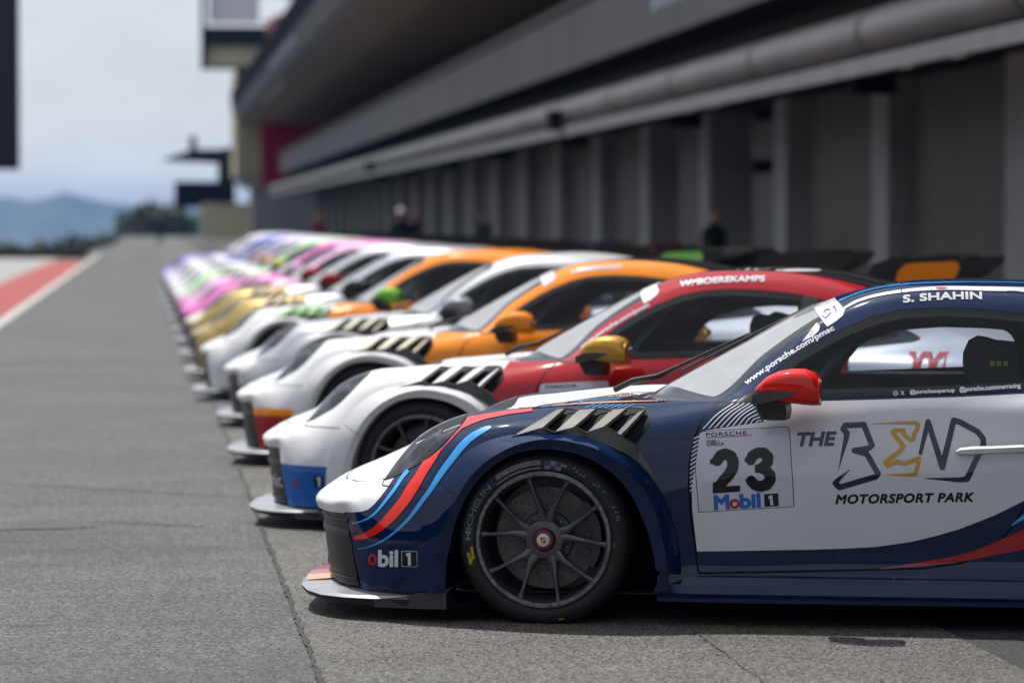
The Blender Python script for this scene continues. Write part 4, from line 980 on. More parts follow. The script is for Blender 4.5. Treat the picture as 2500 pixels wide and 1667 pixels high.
def ell(cx, cy, a, b, rot=0, n=28): return [(cx + a * math.cos(t) * math.cos(rot) - b * math.sin(t) * math.sin(rot), cy + a * math.cos(t) * math.sin(rot) + b * math.sin(t) * math.cos(rot)) for t in np.linspace(0, 2 * math.pi, n, endpoint=False)]

# --- fender louvres: three slats and a dark side fairing standing on the fender
def lift(px, py, h, dz=0): p, n = S(px, py + h * 680 * S(px, py)[1].z); q = p + n * h; return (q.x, q.y, q.z + dz)
lv = MB(); hole = MB()
low = [(1253, 1065), (1290, 1062), (1330, 1058), (1375, 1059), (1430, 1068), (1480, 1085), (1530, 1108), (1565, 1132), (1595, 1165), (1610, 1192), (1613, 1204)]
hi = [(1253, 1063), (1290, 1052), (1329, 1039), (1354, 1053), (1405, 1038), (1432, 1054), (1478, 1037), (1517, 1062), (1553, 1086), (1588, 1138), (1612, 1196)]
fair = MB(); nn_ = 60
def along(L, n):
    L = np.array(L, float); t = np.concatenate([[0], np.cumsum(np.hypot(*np.diff(L, axis=0).T))]); q = np.linspace(0, t[-1], n); return np.stack([np.interp(q, t, L[:, 0]), np.interp(q, t, L[:, 1])], 1)
hi_x = np.array(hi, float); low_x = np.array(low, float)
xsq = np.concatenate([np.linspace(1253, 1600, 50), [1606, 1612]])
fair.loft([[lift(x, np.interp(x, low_x[:, 0], low_x[:, 1]), .004), lift(x, np.interp(x, low_x[:, 0], low_x[:, 1]) - .8, .014), lift(x, np.interp(x, hi_x[:, 0], hi_x[:, 1]), .024 if x < 1555 else .014), lift(x, np.interp(x, hi_x[:, 0], hi_x[:, 1]) - .6, .004)] for x in xsq])
slats = MB()
def slat(front_lo, front_hi, rear_lo, rear_hi, h0, h1):
    n = 8; rws = [[] for _ in range(6)]
    for i in range(n + 1):
        t = i / n; f = (front_lo[0] + (front_hi[0] - front_lo[0]) * t, front_lo[1] + (front_hi[1] - front_lo[1]) * t); r = (rear_lo[0] + (rear_hi[0] - rear_lo[0]) * t, rear_lo[1] + (rear_hi[1] - rear_lo[1]) * t)
        for k_ in range(6):
            s_ = k_ / 5; rws[k_].append(lift(f[0] + (r[0] - f[0]) * s_, f[1] + (r[1] - f[1]) * s_, h0 + (h1 * (1 - .25 * t) - h0) * s_))
    C_ = rws[-1]; D_ = [(a[0] + .002, a[1] + .002, a[2] - .010) for a in C_]
    slats.loft(rws); slats.loft([C_, D_])
    edge.tube(C_, .0032, 6)
edge = MB()
slat((1256, 1062), (1362, 998), (1329, 1039), (1381, 996.5), .006, .026)
slat((1356, 1053), (1413, 1000), (1405, 1038), (1457, 996), .008, .026)
slat((1434, 1054), (1493, 1000), (1478, 1037), (1532, 995), .006, .026)
slat((1503, 1057), (1561, 1003), (1517, 1060), (1576, 998), .004, .024)
edge.tube([lift(1381, 996.5, .018), lift(1398, 998, .012), lift(1413, 1000, .010)], .003, 6); edge.tube([lift(1457, 996, .018), lift(1478, 997.5, .012), lift(1493, 1000, .010)], .003, 6); edge.tube([lift(1532, 995, .018), lift(1560, 993.5, .016), lift(1577, 996, .02)], .003, 6)
edge.tube([lift(1329, 1039, .028), lift(1354, 1053, .022)], .003, 6); edge.tube([lift(1405, 1038, .028), lift(1432, 1054, .022)], .003, 6); edge.tube([lift(1478, 1037, .028), lift(1517, 1061, .024)], .003, 6)
HOLEPX = [[(1262, 1061), (1330, 1036), (1379, 998), (1560, 996), (1577, 999), (1586, 1022), (1588, 1034), (1578, 1050), (1553, 1084), (1517, 1060)]]

# ------------------------------------------------------------------ put a car together
def slotmat(o, zones, names):
    for i, k in enumerate(names):
        s_ = o.material_slots[i]; s_.link = 'OBJECT'; s_.material = zones.get(k) or zones.get('mid')
FLM = {}
def car(name, label, loc, rz, z, far=0, full=True):
    """z: paints by zone"""
    root = empty(name, loc, rz); tag(root, label, 'race car', 'race cars lined up along the pit lane')
    zz = dict(z); zz['gap'] = M['black']; zz['black'] = M['satin_black']; zz.setdefault('strip', zz['front']); zz.setdefault('rail', zz['mid'])
    G_ = {'glass': M['glass'], 'frit': M['frit'], 'rim': M['trim']}; W_ = dict(G_, glass=M['ws_glass'])
    o_ = {}
    for part in ('body', 'front_bumper', 'hood', 'front_fender'):
        o_[part] = link(part, PARTM[part], root); slotmat(o_[part], zz, ZONES)
    for sd_ in ('near', 'far'):
        for part, mm, nm in (('door', zz, ZONES), ('side_window', G_, GS), ('quarter_window', G_, GS)):
            q = link(part, PARTM[part, sd_], root); slotmat(q, mm, nm); o_[part, sd_] = q
        h = link('headlight', PARTM['headlight', sd_], root); slotmat(h, {'glass': M['cover']}, ['glass']); o_['headlight', sd_] = h
    q = link('windshield', PARTM['windshield'], root); slotmat(q, W_, GS); o_['windshield'] = q
    q = link('rear_window', PARTM['rear_window'], root); slotmat(q, dict(G_, glass=M['frit']), GS)
    def piece(nm, key, m, par=root, mk=None, **k):
        if key not in FLM: FLM[key] = mk().mesh(key, m, **k); 
        q_ = link(nm, FLM[key], par); ms = m if isinstance(m, (list, tuple)) else [m]
        for i, mm in enumerate(ms): q_.material_slots[i].link = 'OBJECT'; q_.material_slots[i].material = mm
        return q_
    for s_, nr in ((-1, 'near'), (1, 'far')):
        f = (lambda mb: mb) if s_ < 0 else mirror_mb
        piece('bowl', 'bowl' + nr, M['satin_black'], o_['headlight', nr], lambda: f(PIECE['bowl'])); piece('lens', 'lamps' + nr, M['lens'], o_['headlight', nr], lambda: f(lamps)); piece('reflector', 'blade' + nr, M['reflector'], o_['headlight', nr], lambda: f(blade))
        fl = piece('wheel_arch_flare', 'flu' + nr, zz['flare'], root, lambda: f(flare_up), sharp=20); piece('wheel_arch_flare', 'fll' + nr, zz['flare_low'], o_['front_bumper'], lambda: f(flare_low), sharp=20)
        piece('seam', 'seam' + nr, M['black'], fl, lambda: f(seam)); piece('wheel_arch_flare', 'rfl' + nr, zz['rear'], root, lambda: f(PIECE['rear_flare']), sharp=30)
        lo = piece('fender_louvre', 'fair' + nr, M['carbon'], root, lambda: f(fair)); piece('slats', 'slats' + nr, zz['louvre'], lo, lambda: f(slats), sharp=40); piece('slat_edges', 'edge' + nr, M['carbon'], lo, lambda: f(edge))
        mi = piece('wing_mirror', 'cap' + nr, zz['mirror'], root, lambda: f(cap)); piece('mirror_foot', 'foot' + nr, M['carbon'], mi, lambda: f(ft), sharp=40); piece('mirror_accent', 'acc' + nr, M['carbon'], mi, lambda: f(sp)); piece('mirror_rim', 'mr' + nr, zz['mirror'], mi, lambda: f(mrim))
        piece('handle', 'hd' + nr, zz['mid'] if not z.get('handle') else z['handle'], o_['door', nr], lambda: f(hd))
        ee = piece('endplate', 'ep' + nr, zz['endplate'] if False else M['satin_black'], root, lambda: f(ep)); piece('endplate_panel', 'epp' + nr, zz['endplate'], ee, lambda: f(epp))
    piece('underfloor', 'tub', M['interior'], root, lambda: PIECE['tub'], smooth=False)
    piece('grille', 'grille', M['satin_black'], o_['front_bumper'], lambda: PIECE['grille']); piece('fascia', 'fascia', M['satin_black'], o_['front_bumper'], lambda: PIECE['fascia'])
    sq = piece('splitter', 'splitter', [zz['splitter'], M['satin_black']], root, lambda: PIECE['splitter'], sharp=28)
    piece('tail_panel', 'tail', M['satin_black'], o_['body'], lambda: PIECE['tail_panel'])
    piece('dashboard', 'dash', M['interior'], root, lambda: PIECE['dashboard']); piece('roll_cage', 'cage', M['cage'], root, lambda: PIECE['roll_cage'])
    se = piece('seat', 'seat', M['seat'], root, lambda: PIECE['seat_shell']); piece('headrest', 'headrest', M['seat'], se, lambda: PIECE['headrest']); piece('belt_tabs', 'belt', M['tyel_d'], se, lambda: PIECE['belt_tabs'], smooth=False)
    piece('rear_wing', 'wing', zz['wing'], root, lambda: wg, sharp=40)
    for s_, nr in ((-1, 'near'), (1, 'far')):
        f = (lambda mb: mb) if s_ < 0 else mirror_mb
        piece('wheel_housing', 'housing' + nr, M['black'], o_['body'], lambda: f(hous)); piece('wheel_housing', 'housing2' + nr, M['black'], o_['body'], lambda: f(hous2)); piece('splitter_end', 'splend' + nr, M['carbon'], sq, lambda: f(foot))
        piece('side_skirt', 'skirt' + nr, zz['skirt'], root, lambda: f(ss), sharp=25); piece('sill_rail', 'silr' + nr, M['chrome'], o_['door', nr], lambda: f(sill), smooth=False); piece('wing_strut', 'strut' + nr, M['satin_black'], root, lambda: f(st), smooth=False)
    wp = piece('wiper', 'warm', M['satin_black'], root, lambda: arm); piece('wiper_blade', 'wbl', M['satin_black'], wp, lambda: bl)
    for s_ in (-1, 1):
        o_['wheel', s_] = wheel(root, 0, s_ * .925, -s_, 1, spin=rz * 0 + z.get('spin', 0) * 1.0, full=full or s_ < 0); wheel(root, RX, s_ * .975, -s_, 1.03, spin=.3, full=False)
    return root, o_

def livery(front, mid, roof, rear, low, nose=None, strip_=None, mirror=None, louvre=None, wing=None, endplate=None, splitter=None, skirt=None, spin=0, handle=None, flare=None):
    return dict(nose=nose or front, front=front, mid=mid, roof=roof, rear=rear, low=low, strip=strip_ or front, mirror=mirror or mid, louvre=louvre or M['louvre'], wing=wing or M['satin_black'],
                endplate=endplate or M['satin_black'], splitter=splitter or M['splitter'], skirt=skirt or low, flare=flare or front, flare_low=flare or front, spin=spin, handle=handle)
# ------------------------------------------------------------------ the first car and its livery
HERO, H_ = car('race_car', 'navy and white race car number 23 with a red mirror, nearest in the row', (ORG1.x, ORG1.y, 0), ROT1,
               livery(P['navy'], P['navy'], P['navy'], P['navy'], P['navy'], nose=P['white'], mirror=P['mirror_red'], handle=P['white'], skirt=P['navy']))
DN, BU, FE, HO, BO = H_['door', 'near'], H_['front_bumper'], H_['front_fender'], H_['hood'], H_['body']
film('louvre_opening', HOLEPX, M['black'], FE, 1)
HU = film('headlight_unit', [z1([(395,875),(418,740),(470,640),(545,560),(640,490),(760,420),(880,345),(925,325),(900,400),(820,520),(700,640),(590,760),(480,850),(425,885)], 900, 980, 5.2275)], M['lens_grey'], H_['headlight', 'near'], -14, step=5)
HU2 = film('headlight_unit', [z1([(560,600),(700,500),(830,420),(860,440),(780,540),(660,660),(560,740),(520,740)], 900, 980, 5.2275)], M['satin_black'], H_['headlight', 'near'], -11, step=5)
a, k = (720, 1100), 3.92
film('stripe', [strip(z1([(552,697,10),(640,674,15),(700,648,17),(765,602,20),(830,530,24),(890,455,27),(960,362,31),(1030,255,35),(1085,188,38)], *a, k))], M['blue_d'], BU, 2)
RED = z1([(570,815),(660,790),(760,730),(850,640),(930,550),(1010,450),(1070,345)], *a, k) + z1([(600,930),(660,830),(697,772),(800,703),(900,624),(970,573),(1050,474),(1150,363),(1228,268),(1262,205)], 900, 980, 5.2275) \
    + z1([(1290,192),(1700,128),(2091,88),(2091,128),(1800,165),(1500,225),(1330,285),(1200,345),(1130,410),(1060,490),(990,562),(940,612),(890,690),(830,790),(770,880),(720,960),(650,1090)], 900, 980, 5.2275) + z1([(1180,370),(1110,480),(1040,570),(960,660),(870,740),(780,800),(680,840),(575,850)], *a, k)
film('stripe', [RED], M['red_d'], BU, 2, step=7)
film('stripe', [strip(z1([(605,940,5),(700,920,9),(800,882,14),(900,822,20),(1000,742,25),(1100,640,32),(1220,480,40)], *a, k) + z1([(820,1085,62),(890,970,72),(980,842,80),(1080,712,86),(1180,585,90),(1280,482,86),(1400,402,74),(1500,350,56),(1560,325,30)], 900, 980, 5.2275))], M['blue_d'], BU, 2)
# sponsor lettering on the bumper side
film('lettering', [ell(911, 1365, 11, 14.5), ell(911, 1365, 5, 8)], M['dred_d'], BU, 3, odd=True, step=5); words('lettering', 'bil', M['white_d'], BU, 926, 1381, 971, 1381.5, 38, .10)
film('badge', [z1([(1022,957),(1172,959),(1175,1109),(1024,1106)], *a, k)], M['white_d'], BU, 2); film('badge', [z1([(1027,962),(1167,964),(1170,1104),(1029,1101)], *a, k)], M['black_d'], BU, 3)
film('lettering', [z1([(1065,985),(1085,973),(1112,973),(1114,1093),(1086,1093),(1085,1003),(1067,1008)], *a, k)], M['white_d'], BU, 4)
# door: white film, number panel, diagonal stripes
q = (1600, 850); k = 2.412
film('door_film', [[(1690,1244),(1702,1345.5),(1760,1344.5),(1973,1341),(2060,1338.5),(2139,1334),(2222,1322.5),(2290,1306),(2346,1289.5),(2429,1257),(2500,1222),(2560,1180),(2560,960)] + [(2490,962),(2350,969),(2200,974),(2100,977),(2018,979),(1940,982),(1850,984),(1852,1004),(1866,1030),(1722,1051),(1708,1062),(1697,1140),(1689,1188)]], M['white_d'], DN, 1, step=12)
film('number_panel', [z1([(277,488),(770,461),(784,466),(791,480),(820,932),(253,966),(232,700),(258,500)], *q, k)], M['black_d'], DN, 2, step=12)
film('number_panel', [z1([(281,492),(768,465),(781,470),(787,482),(815,929),(257,962),(237,700),(262,502)], *q, k)], M['offwhite_d'], DN, 3, step=12)
D2 = [stroke(z1([(352,680,64),(358,650,66),(380,625,68),(412,622,64),(447,636,68),(462,668,70),(458,708,72),(438,742,70),(405,775,66),(378,808,58),(374,830,58)], *q, k))]
D2[0] = [p for p in D2[0] if len(p) == 4 or True]
d2 = z1([(322,680)], *q, k)
num2 = stroke(z1([(362,668,2),(364,662,62),(383,633,64),(412,622,66),(446,636,66),(459,668,68),(455,706,68),(436,740,66),(404,775,64),(380,806,62)], *q, k)) + [z1([(338,790),(415,770),(400,812),(500,806),(499,842),(338,853)], *q, k)] + [z1([(321,682),(322,660),(345,640),(385,650),(384,678)], *q, k)]
num3 = stroke(z1([(562,660,58),(572,632,60),(605,616,62),(640,616,62),(664,640,64),(660,672,64),(635,698,58),(610,706,50)], *q, k)) + stroke(z1([(610,706,50),(650,716,60),(676,745,64),(676,775,66),(655,802,66),(618,813,64),(585,803,62),(565,778,60)], *q, k)) + [z1([(525,668),(530,640),(592,650),(591,662)], *q, k)] + [z1([(528,772),(592,768),(596,785),(545,808)], *q, k)] + [z1([(588,686),(640,684),(640,728),(588,732)], *q, k)]
num2 = [[p for p in l] for l in num2]
film('number', num2, M['black_d'], DN, 5, step=10); film('number', num3, M['black_d'], DN, 5, step=10)
words('lettering', 'PORSCHE', M['black_d'], DN, 1724.5, 1066, 1823, 1061, 9, .05, space=1.15, layer=5); film('lettering', [z1([(301,526),(568,511),(568,515),(301,530)], *q, k)], M['dred_d'], DN, 5)
words('lettering', 'MOBIL 1', M['black_d'], DN, 1725, 1081.5, 1756, 1080, 6.5, .06, layer=5); words('lettering', 'SUPERCUP', M['black_d'], DN, 1725, 1089, 1767.5, 1087, 6.5, .06, layer=5)
words('lettering', 'M', M['mblue_d'], DN, 1746, 1242, 1779.5, 1240, 32, .16, layer=5)
film('lettering', [ell(1794, 1229, 12.6, 12.4), ell(1794, 1229, 5.6, 5.6)], M['dred_d'], DN, 5, odd=True, step=5)
words('lettering', 'bil', M['mblue_d'], DN, 1809, 1238.5, 1855.5, 1236, 31.5, .16, layer=5)
film('badge', [z1([(640,857),(723,852),(727,927),(644,932)], *q, k)], M['black_d'], DN, 5); film('lettering', [z1([(666,872),(678,863),(690,863),(695,922),(679,923),(675,882),(667,884)], *q, k)], M['offwhite_d'], DN, 6)
for i in range(10):
    x0 = 1716 + i * 14.3; y0 = 1047.5 - i * 1.15; x1_ = 1791 + i * 13.2 if i < 5 else 1842 + (i - 5) * 4.5; y1_ = 985 if i < 5 else 991 + (i - 4.6) * 8.2
    film('stripe', [strip([(x0, y0, 2.6), ((x0 + x1_) / 2 - 3, (y0 + y1_) / 2 - 4, 2.5), (x1_, y1_, 2.4)])], M['white_d'], DN, 2, step=12)
for i in range(13):
    y0 = 1060 + i * 10.6; xa = 1705 - 10 * math.sin(min(1, i / 8) * 1.5) * 1.0 - 4; xb = 1713 - 15 * math.sin(min(1, i / 8) * 1.5)
    film('stripe', [[(xa - 7, y0 + 9), (xb, y0), (xb, y0 + 3.6), (xa - 7, y0 + 12.6)]], M['white_d'], DN, 2, step=12)
# big sponsor logo on the door
B_ = [(1079,717,3),(1100,625,16),(1122,540,30),(1128,500,36),(1106,476,34),(1118,455,34),(1228,450,34),(1276,572,34),(1258,588,32),(1172,602,34),(1245,622,34),(1312,738,34),(1296,756,34),(1084,818,34),(1060,793,34),(1085,764,24),(1147,713,3)]
film('logo', stroke(z1(B_[:4], *q, k)) + stroke(z1(B_[3:], *q, k)), M['navy_d'], DN, 2, step=10)
E_ = [(1268,447,3),(1400,441,13),(1533,440,24),(1547,453,26),(1540,482,26),(1527,497,26),(1518,538,26),(1500,540,26),(1460,505,26),(1462,484,26),(1410,484,28),(1398,494,28),(1432,540,28),(1462,580,28),(1440,605,28),(1355,672,28),(1368,690,26),(1425,668,28),(1465,680,26),(1552,648,26),(1546,690,26),(1532,738,26),(1500,745,22),(1360,743,3)]
film('logo', stroke(z1(E_, *q, k)), M['gold_d'], DN, 2, step=10)
N_ = [(1561,618,22),(1606,432,32),(1690,700,36),(1757,424,34),(1800,438,34),(1898,492,34),(1930,532,34),(1932,566,34),(1836,768,36),(1795,774,30),(1585,765,3)]
film('logo', stroke(z1(N_, *q, k)), M['navy_d'], DN, 2, step=10)
words('lettering', 'THE', M['navy_d'], DN, 1949, 1088.5, 2041, 1086, 31, .14, .22, layer=2); words('lettering', 'MOTORSPORT PARK', M['black_d'], DN, 2041, 1229, 2376.5, 1223, 21, .14, .22, layer=2, space=1.1)
film('stripe', [strip([(2150,1388,2),(2263,1374,10),(2367,1357,19),(2429,1339,30),(2500,1316,46),(2600,1275,60)])], M['dred_d'], BO, 2); film('stripe', [strip([(2470,1282,3),(2486,1270,7),(2500,1261,10),(2560,1225,14)])], M['blue_d'], BO, 2)
# window and pillar lettering
SWN = H_['side_window', 'near']
words('lettering', '@porschesupercup', M['offwhite_d'], SWN, 2222, 965, 2331, 960, 13, .07, layer=2); words('lettering', '@porsche.customerracing', M['offwhite_d'], SWN, 2343.5, 960, 2492, 950, 15, .07, layer=2)
film('icon', [ell(2186.5, 960, 6.6, 6.2), ell(2186.5, 960, 5.2, 4.8)], M['offwhite_d'], SWN, 2, odd=True, step=4); film('icon', [ell(2186.5, 960, 2.9, 2.8), ell(2186.5, 960, 1.8, 1.7)], M['offwhite_d'], SWN, 2, odd=True, step=4)
film('icon', stroke([(2199, 954.5, 2), (2207.5, 964.5, 2)]) + stroke([(2207.5, 954.5, 1.2), (2199, 964.5, 1.2)]), M['offwhite_d'], SWN, 2, step=5)
words('lettering', 'www.porsche.com/pmsc', M['white_d'], BO, 1826, 944, 2040, 809, 17, .10, layer=2, arc=5)
words('lettering', 'S. SHAHIN', M['white_d'], BO, 2206, 739.5, 2396.5, 731, 16.5, .14, layer=3, arc=3, rise=0)
# roof stripes
r4 = (1950, 660); k = 4.276
film('stripe', [strip(z1([(478,395,22),(600,330,28),(720,288,28),(900,247,30),(1150,212,34),(1500,190,38),(1900,195,44),(2352,206,48),(2700,230,50)], *r4, k))], M['white_d'], BO, 2, step=6)
film('stripe', [strip(z1([(425,318,14),(600,248,20),(800,190,22),(1000,158,22),(1300,138,16),(1700,127,10),(2300,132,7),(2700,150,6)], *r4, k))], M['blue_d'], BO, 2, step=5)
film('roof_dot', [z1(ell(1490, 191, 60, 11), *r4, k)], M['red_d'], BO, 4, step=4); film('stripe', [z1([(1068,240),(1073,120),(1080,120),(1075,240)], *r4, k)], M['black_d'], BO, 5, step=6)
film('stripe', [strip(z1([(2170,225,5),(2240,222,4),(2340,236,5),(2500,240,5)], *r4, k))], M['black_d'], BO, 4, step=6)
# windshield stickers
WS = H_['windshield']
film('sticker', [[(1987,752),(2012,738),(2038,728),(2050,742),(2063,757),(2058,771),(2042,785),(2020,799),(2003,776)]], M['white_d'], WS, 2, step=8); film('sticker_print', stroke([(2012,764,2),(2018,757,3),(2027,757,2.5)]), M['dred_d'], WS, 4, step=5); film('sticker_print', stroke([(2008,772,2),(2016,778,3.5),(2024,770,3),(2030,764,2)]), M['mblue_d'], WS, 4, step=5)
film('sticker_print', stroke([(2036,752,2),(2042,757,3),(2040,764,2)]), M['dred_d'], WS, 4, step=5); film('sticker_print', stroke([(2034,752,3),(2040,749,3)]), M['mblue_d'], WS, 4, step=5)
film('sticker', [[(1958,835),(1976,812),(1994,788),(2002,797),(2000,808),(1985,822)]], M['white_d'], WS, 2, step=8); film('sticker_print', [ell(1981, 813, 7, 3.2, -.9), ell(1981, 813, 5.4, 2.0, -.9)], M['grey_d'], WS, 3, odd=True, step=4)
# bonnet graphics
h = (1200, 940); k = 4.704
film('hood_film', [z1([(300,268),(500,200),(700,148),(1000,72),(1300,32),(1500,14),(1640,60),(1760,105),(1880,150),(2050,182),(1900,192),(1500,203),(1100,222),(800,240),(560,262)], *h, k)], M['navy_d'], HO, 1, step=8)
film('stripe', [strip(z1([(460,258,20),(700,196,28),(1000,138,32),(1300,108,34),(1660,86,36)], *h, k))], M['white_d'], HO, 3, step=7); film('stripe', [strip(z1([(330,258,18),(600,182,26),(900,118,28),(1200,80,30),(1560,42,34),(1640,52,24)], *h, k))], M['blue_d'], HO, 2, step=7)
film('stripe', [strip(z1([(540,160,6),(800,100,12),(1100,56,14),(1540,18,16)], *h, k))], M['orange_d'], HO, 3, step=7); film('stripe', [strip(z1([(870,222,8),(1100,186,20),(1300,168,22),(1500,150,20)], *h, k))], M['blue_d'], HO, 2, step=7)
film('stripe', [strip(z1([(700,240,6),(1100,214,9),(1500,196,11),(2000,184,8)], *h, k))], M['orange_d'], HO, 3, step=7)
film('badge', [z1(ell(1562, 114, 138, 29, -.12), *h, k)], M['white_d'], HO, 4, step=5); film('badge', [z1(ell(1562, 114, 132, 25, -.12), *h, k), z1(ell(1562, 114, 112, 18, -.12), *h, k)], M['red_d'], HO, 5, odd=True, step=5); words('lettering', 'm1', M['red_d'], HO, 1519, 967.5, 1544, 964.5, 5.5, .15, layer=5)
film('badge', [z1([(1500,160),(1660,188),(1850,128),(1780,140),(1665,172),(1560,152)], *h, k)], M['white_d'], HO, 3, step=6)
for i in range(7):
    x = 1080 + i * 75; film('stripe', [strip(z1([(x, 262, 6), (x + 110, 222, 6)], *h, k))], M['blue_d'], FE, 2, step=8)
# tyre print
TYN = H_['wheel', -1]
def bent(loops, r0, a_mid, a_span, h, flip=False):
    xs = [p[0] for l in loops for p in l]; ys = [p[1] for l in loops for p in l]; x0, x1 = min(xs), max(xs); y0, y1 = min(ys), max(ys); out = []
    for l in loops:
        out.append([((r0 + h * (b - y0) / (y1 - y0)) * math.cos(t), (r0 + h * (b - y0) / (y1 - y0)) * math.sin(t)) for a_, b in l for t in [R(a_mid + a_span / 2 - a_span * (a_ - x0) / (x1 - x0))]])
    return out
def tyre_film(loops, m, lay=1, odd=True):
    vs, fs = [], []
    for p in map(ccw, loops): fs.append(list(range(len(vs), len(vs) + len(p)))); vs += p
    r = delaunay_2d_cdt([Vector(q_) for q_ in vs], [], fs, 0, 1e-6); keep = [f for f, o in zip(r[2], r[5]) if (len(o) % 2 if odd else len(o))]
    def yy(rr): return np.interp(rr, [.236, .243, .256, .275, .293, .306, .3135], [.022, .006, -.003, -.006, -.001, .012, .030])
    b = MB(); b.v = [(v[0], float(yy(v.length)) - .0016 - .0006 * lay, v[1]) for v in r[0]]; b.f = [tuple(f) for f in keep]; b.m = [0] * len(keep); return b.build('tyre_print', m, TYN, smooth=False)
def arcband(r0, r1, a0, a1, n=40): return [(r0 * math.cos(R(t)), r0 * math.sin(R(t))) for t in np.linspace(a0, a1, n)] + [(r1 * math.cos(R(t)), r1 * math.sin(R(t))) for t in np.linspace(a1, a0, n)]
tyre_film(bent(glyphs('MICHELIN', .03), .264, 158, 46, .020), M['grey_d'], 2)
tyre_film([arcband(.258, .2615, 133, 186), arcband(.287, .2905, 133, 186), arcband(.2615, .287, 131, 133)], M['tblue_d'], 1)
tyre_film([arcband(.256, .263, 92, 131), arcband(.270, .288, 92, 128)], M['grey_d'], 1)
for a0, r0, r1, m in ((87, .270, .288, 'tblue_d'), (82.5, .256, .270, 'tblue_d'), (78, .270, .288, 'tblue_d'), (87, .256, .270, 'grey_d'), (82.5, .270, .288, 'grey_d'), (78, .256, .270, 'grey_d'), (74.5, .274, .284, 'grey_d')): tyre_film([arcband(r0, r1, a0 - 2.2, a0 + 2.2, 6)], M[m], 1)
tyre_film([arcband(.258, .268, 186, 196), arcband(.272, .283, 190, 199), arcband(.268, .272, 194, 197)], M['tyel_d'], 1)
tyre_film([arcband(.288, .294, 281, 285), arcband(.2555, .2575, 354, 358)], M['tyel_d'], 1)
for a0, r0 in ((66, .279), (63, .272), (60, .268), (57, .27), (47, .27), (44, .276), (38, .278), (25, .279), (21, .279), (17, .281), (15, .276)): tyre_film([arcband(r0, r0 + .004, a0, a0 + 1.6, 4), arcband(r0, r0 + .012, a0, a0 + .5, 3)], M['chalk_d'], 1, odd=False)
# splitter colours: red at the middle, white and grey outwards
q_ = MB(); zc = [(p[0], p[1], p[2]) for p in rowC]; zb = rowB
def spl_band(y0, y1, m, nm):
    b = MB(); ts = np.linspace(y0, y1, 16); f = []
    def at(row, w_): ww = [-p[1] for p in row][:9]; return np.interp(w_, ww, [p[0] for p in row][:9]), np.interp(w_, ww, [p[2] for p in row][:9])
    for w_ in ts:
        x1_, zz1 = at(rowC, w_); f.append([(x1_ + .17 * t, s_ * w_, zz1 + .0022 + .016 * t) for t in (0.02, .5, 1.0)])
    return f
for s_, y0, y1, m in ((1, .0, .62, 'red'), (-1, .0, .34, 'red'), (-1, .34, .50, 'pale')):
    f = spl_band(y0, y1, m, ''); o = MB().loft(f).build('splitter_film', M['dred_d'] if m == 'red' else M['orange_d'], None); o.parent = HERO; o.name = 'splitter_film'

# ------------------------------------------------------------------ the rest of the row
ROW = [
 # x, y, yaw, label, livery
 (1.603, 16.70, -20.4, 'race car with white nose, red doors and gold mirror, second in the row', livery(P['white'], P['red'], P['black'], P['silver'], P['blue'], mirror=P['bright_gold'], louvre=P['white'], spin=.35)),
 (1.581, 20.90, -17.4, 'race car with white nose, dark red bumper, orange doors and orange mirror', livery(P['white'], P['orange'], P['black'], P['white'], P['deep_red'], strip_=P['orange'], mirror=P['orange'], louvre=P['cream'], endplate=P['orange'], spin=.5)),
 (1.590, 24.70, -17.0, 'silver race car with grey bumper, white roof and black mirror', livery(P['silver'], P['silver'], P['white'], P['silver'], P['grey'], nose=P['white'], mirror=P['grey'], louvre=P['cream'], wing=P['black'])),
 (1.500, 28.30, -24.0, 'white fronted race car with orange doors and bright green mirror', livery(P['white'], P['orange'], P['orange'], P['black'], P['white'], mirror=P['green'], louvre=P['green'], wing=P['cream'], endplate=P['green'])),
 (1.470, 32.00, -24.0, 'gold fronted race car with grey cabin and black mirror', livery(P['gold'], P['silver'], P['silver'], P['grey'], P['gold'], nose=P['gold'], mirror=P['black'], louvre=P['cream'], wing=P['deep_red'])),
 (1.460, 36.30, -23.0, 'gold and cream race car with silver cabin and dark red mirror', livery(P['gold'], P['silver'], P['silver'], P['black'], P['gold'], nose=P['cream'], mirror=P['deep_red'], louvre=P['cream'], wing=P['purple'])),
 (1.450, 40.60, -22.0, 'pink race car with magenta nose, nearer of the two pink ones', livery(P['pink'], P['pale_pink'], P['pale_pink'], P['pink'], P['pink'], mirror=P['red'], wing=P['deep_red'])),
 (1.440, 44.50, -22.0, 'pale pink race car just in front of the green one', livery(P['pale_pink'], P['pink'], P['pink'], P['pale_pink'], P['purple'], nose=P['pink'], mirror=P['pale_pink'], wing=P['black'])),
 (1.430, 49.50, -22.0, 'pale green race car with lime yellow mirror', livery(P['pale_green'], P['pale_green'], P['pale_green'], P['green'], P['white'], nose=P['white'], mirror=P['lime'], wing=P['black'])),
 (1.420, 54.00, -22.0, 'lilac race car with white nose right behind the green one', livery(P['white'], P['lilac'], P['white'], P['lilac'], P['purple'], mirror=P['orange'])),
 (1.410, 58.50, -22.0, 'white race car with royal blue and purple bumper far down the row', livery(P['white'], P['lilac'], P['lilac'], P['royal'], P['royal'], strip_=P['purple'], mirror=P['red'])),
 (1.400, 63.00, -22.0, 'blue and white race car, third from the far end of the row', livery(P['white'], P['royal'], P['white'], P['white'], P['purple'], nose=P['lilac'])),
 (1.390, 67.50, -22.0, 'lilac and royal blue race car, second from the far end of the row', livery(P['lilac'], P['lilac'], P['white'], P['royal'], P['royal'])),
 (1.380, 72.00, -22.0, 'white race car with purple front, last at the far end of the row', livery(P['purple'], P['white'], P['lilac'], P['white'], P['royal'])),
]
CARS = []
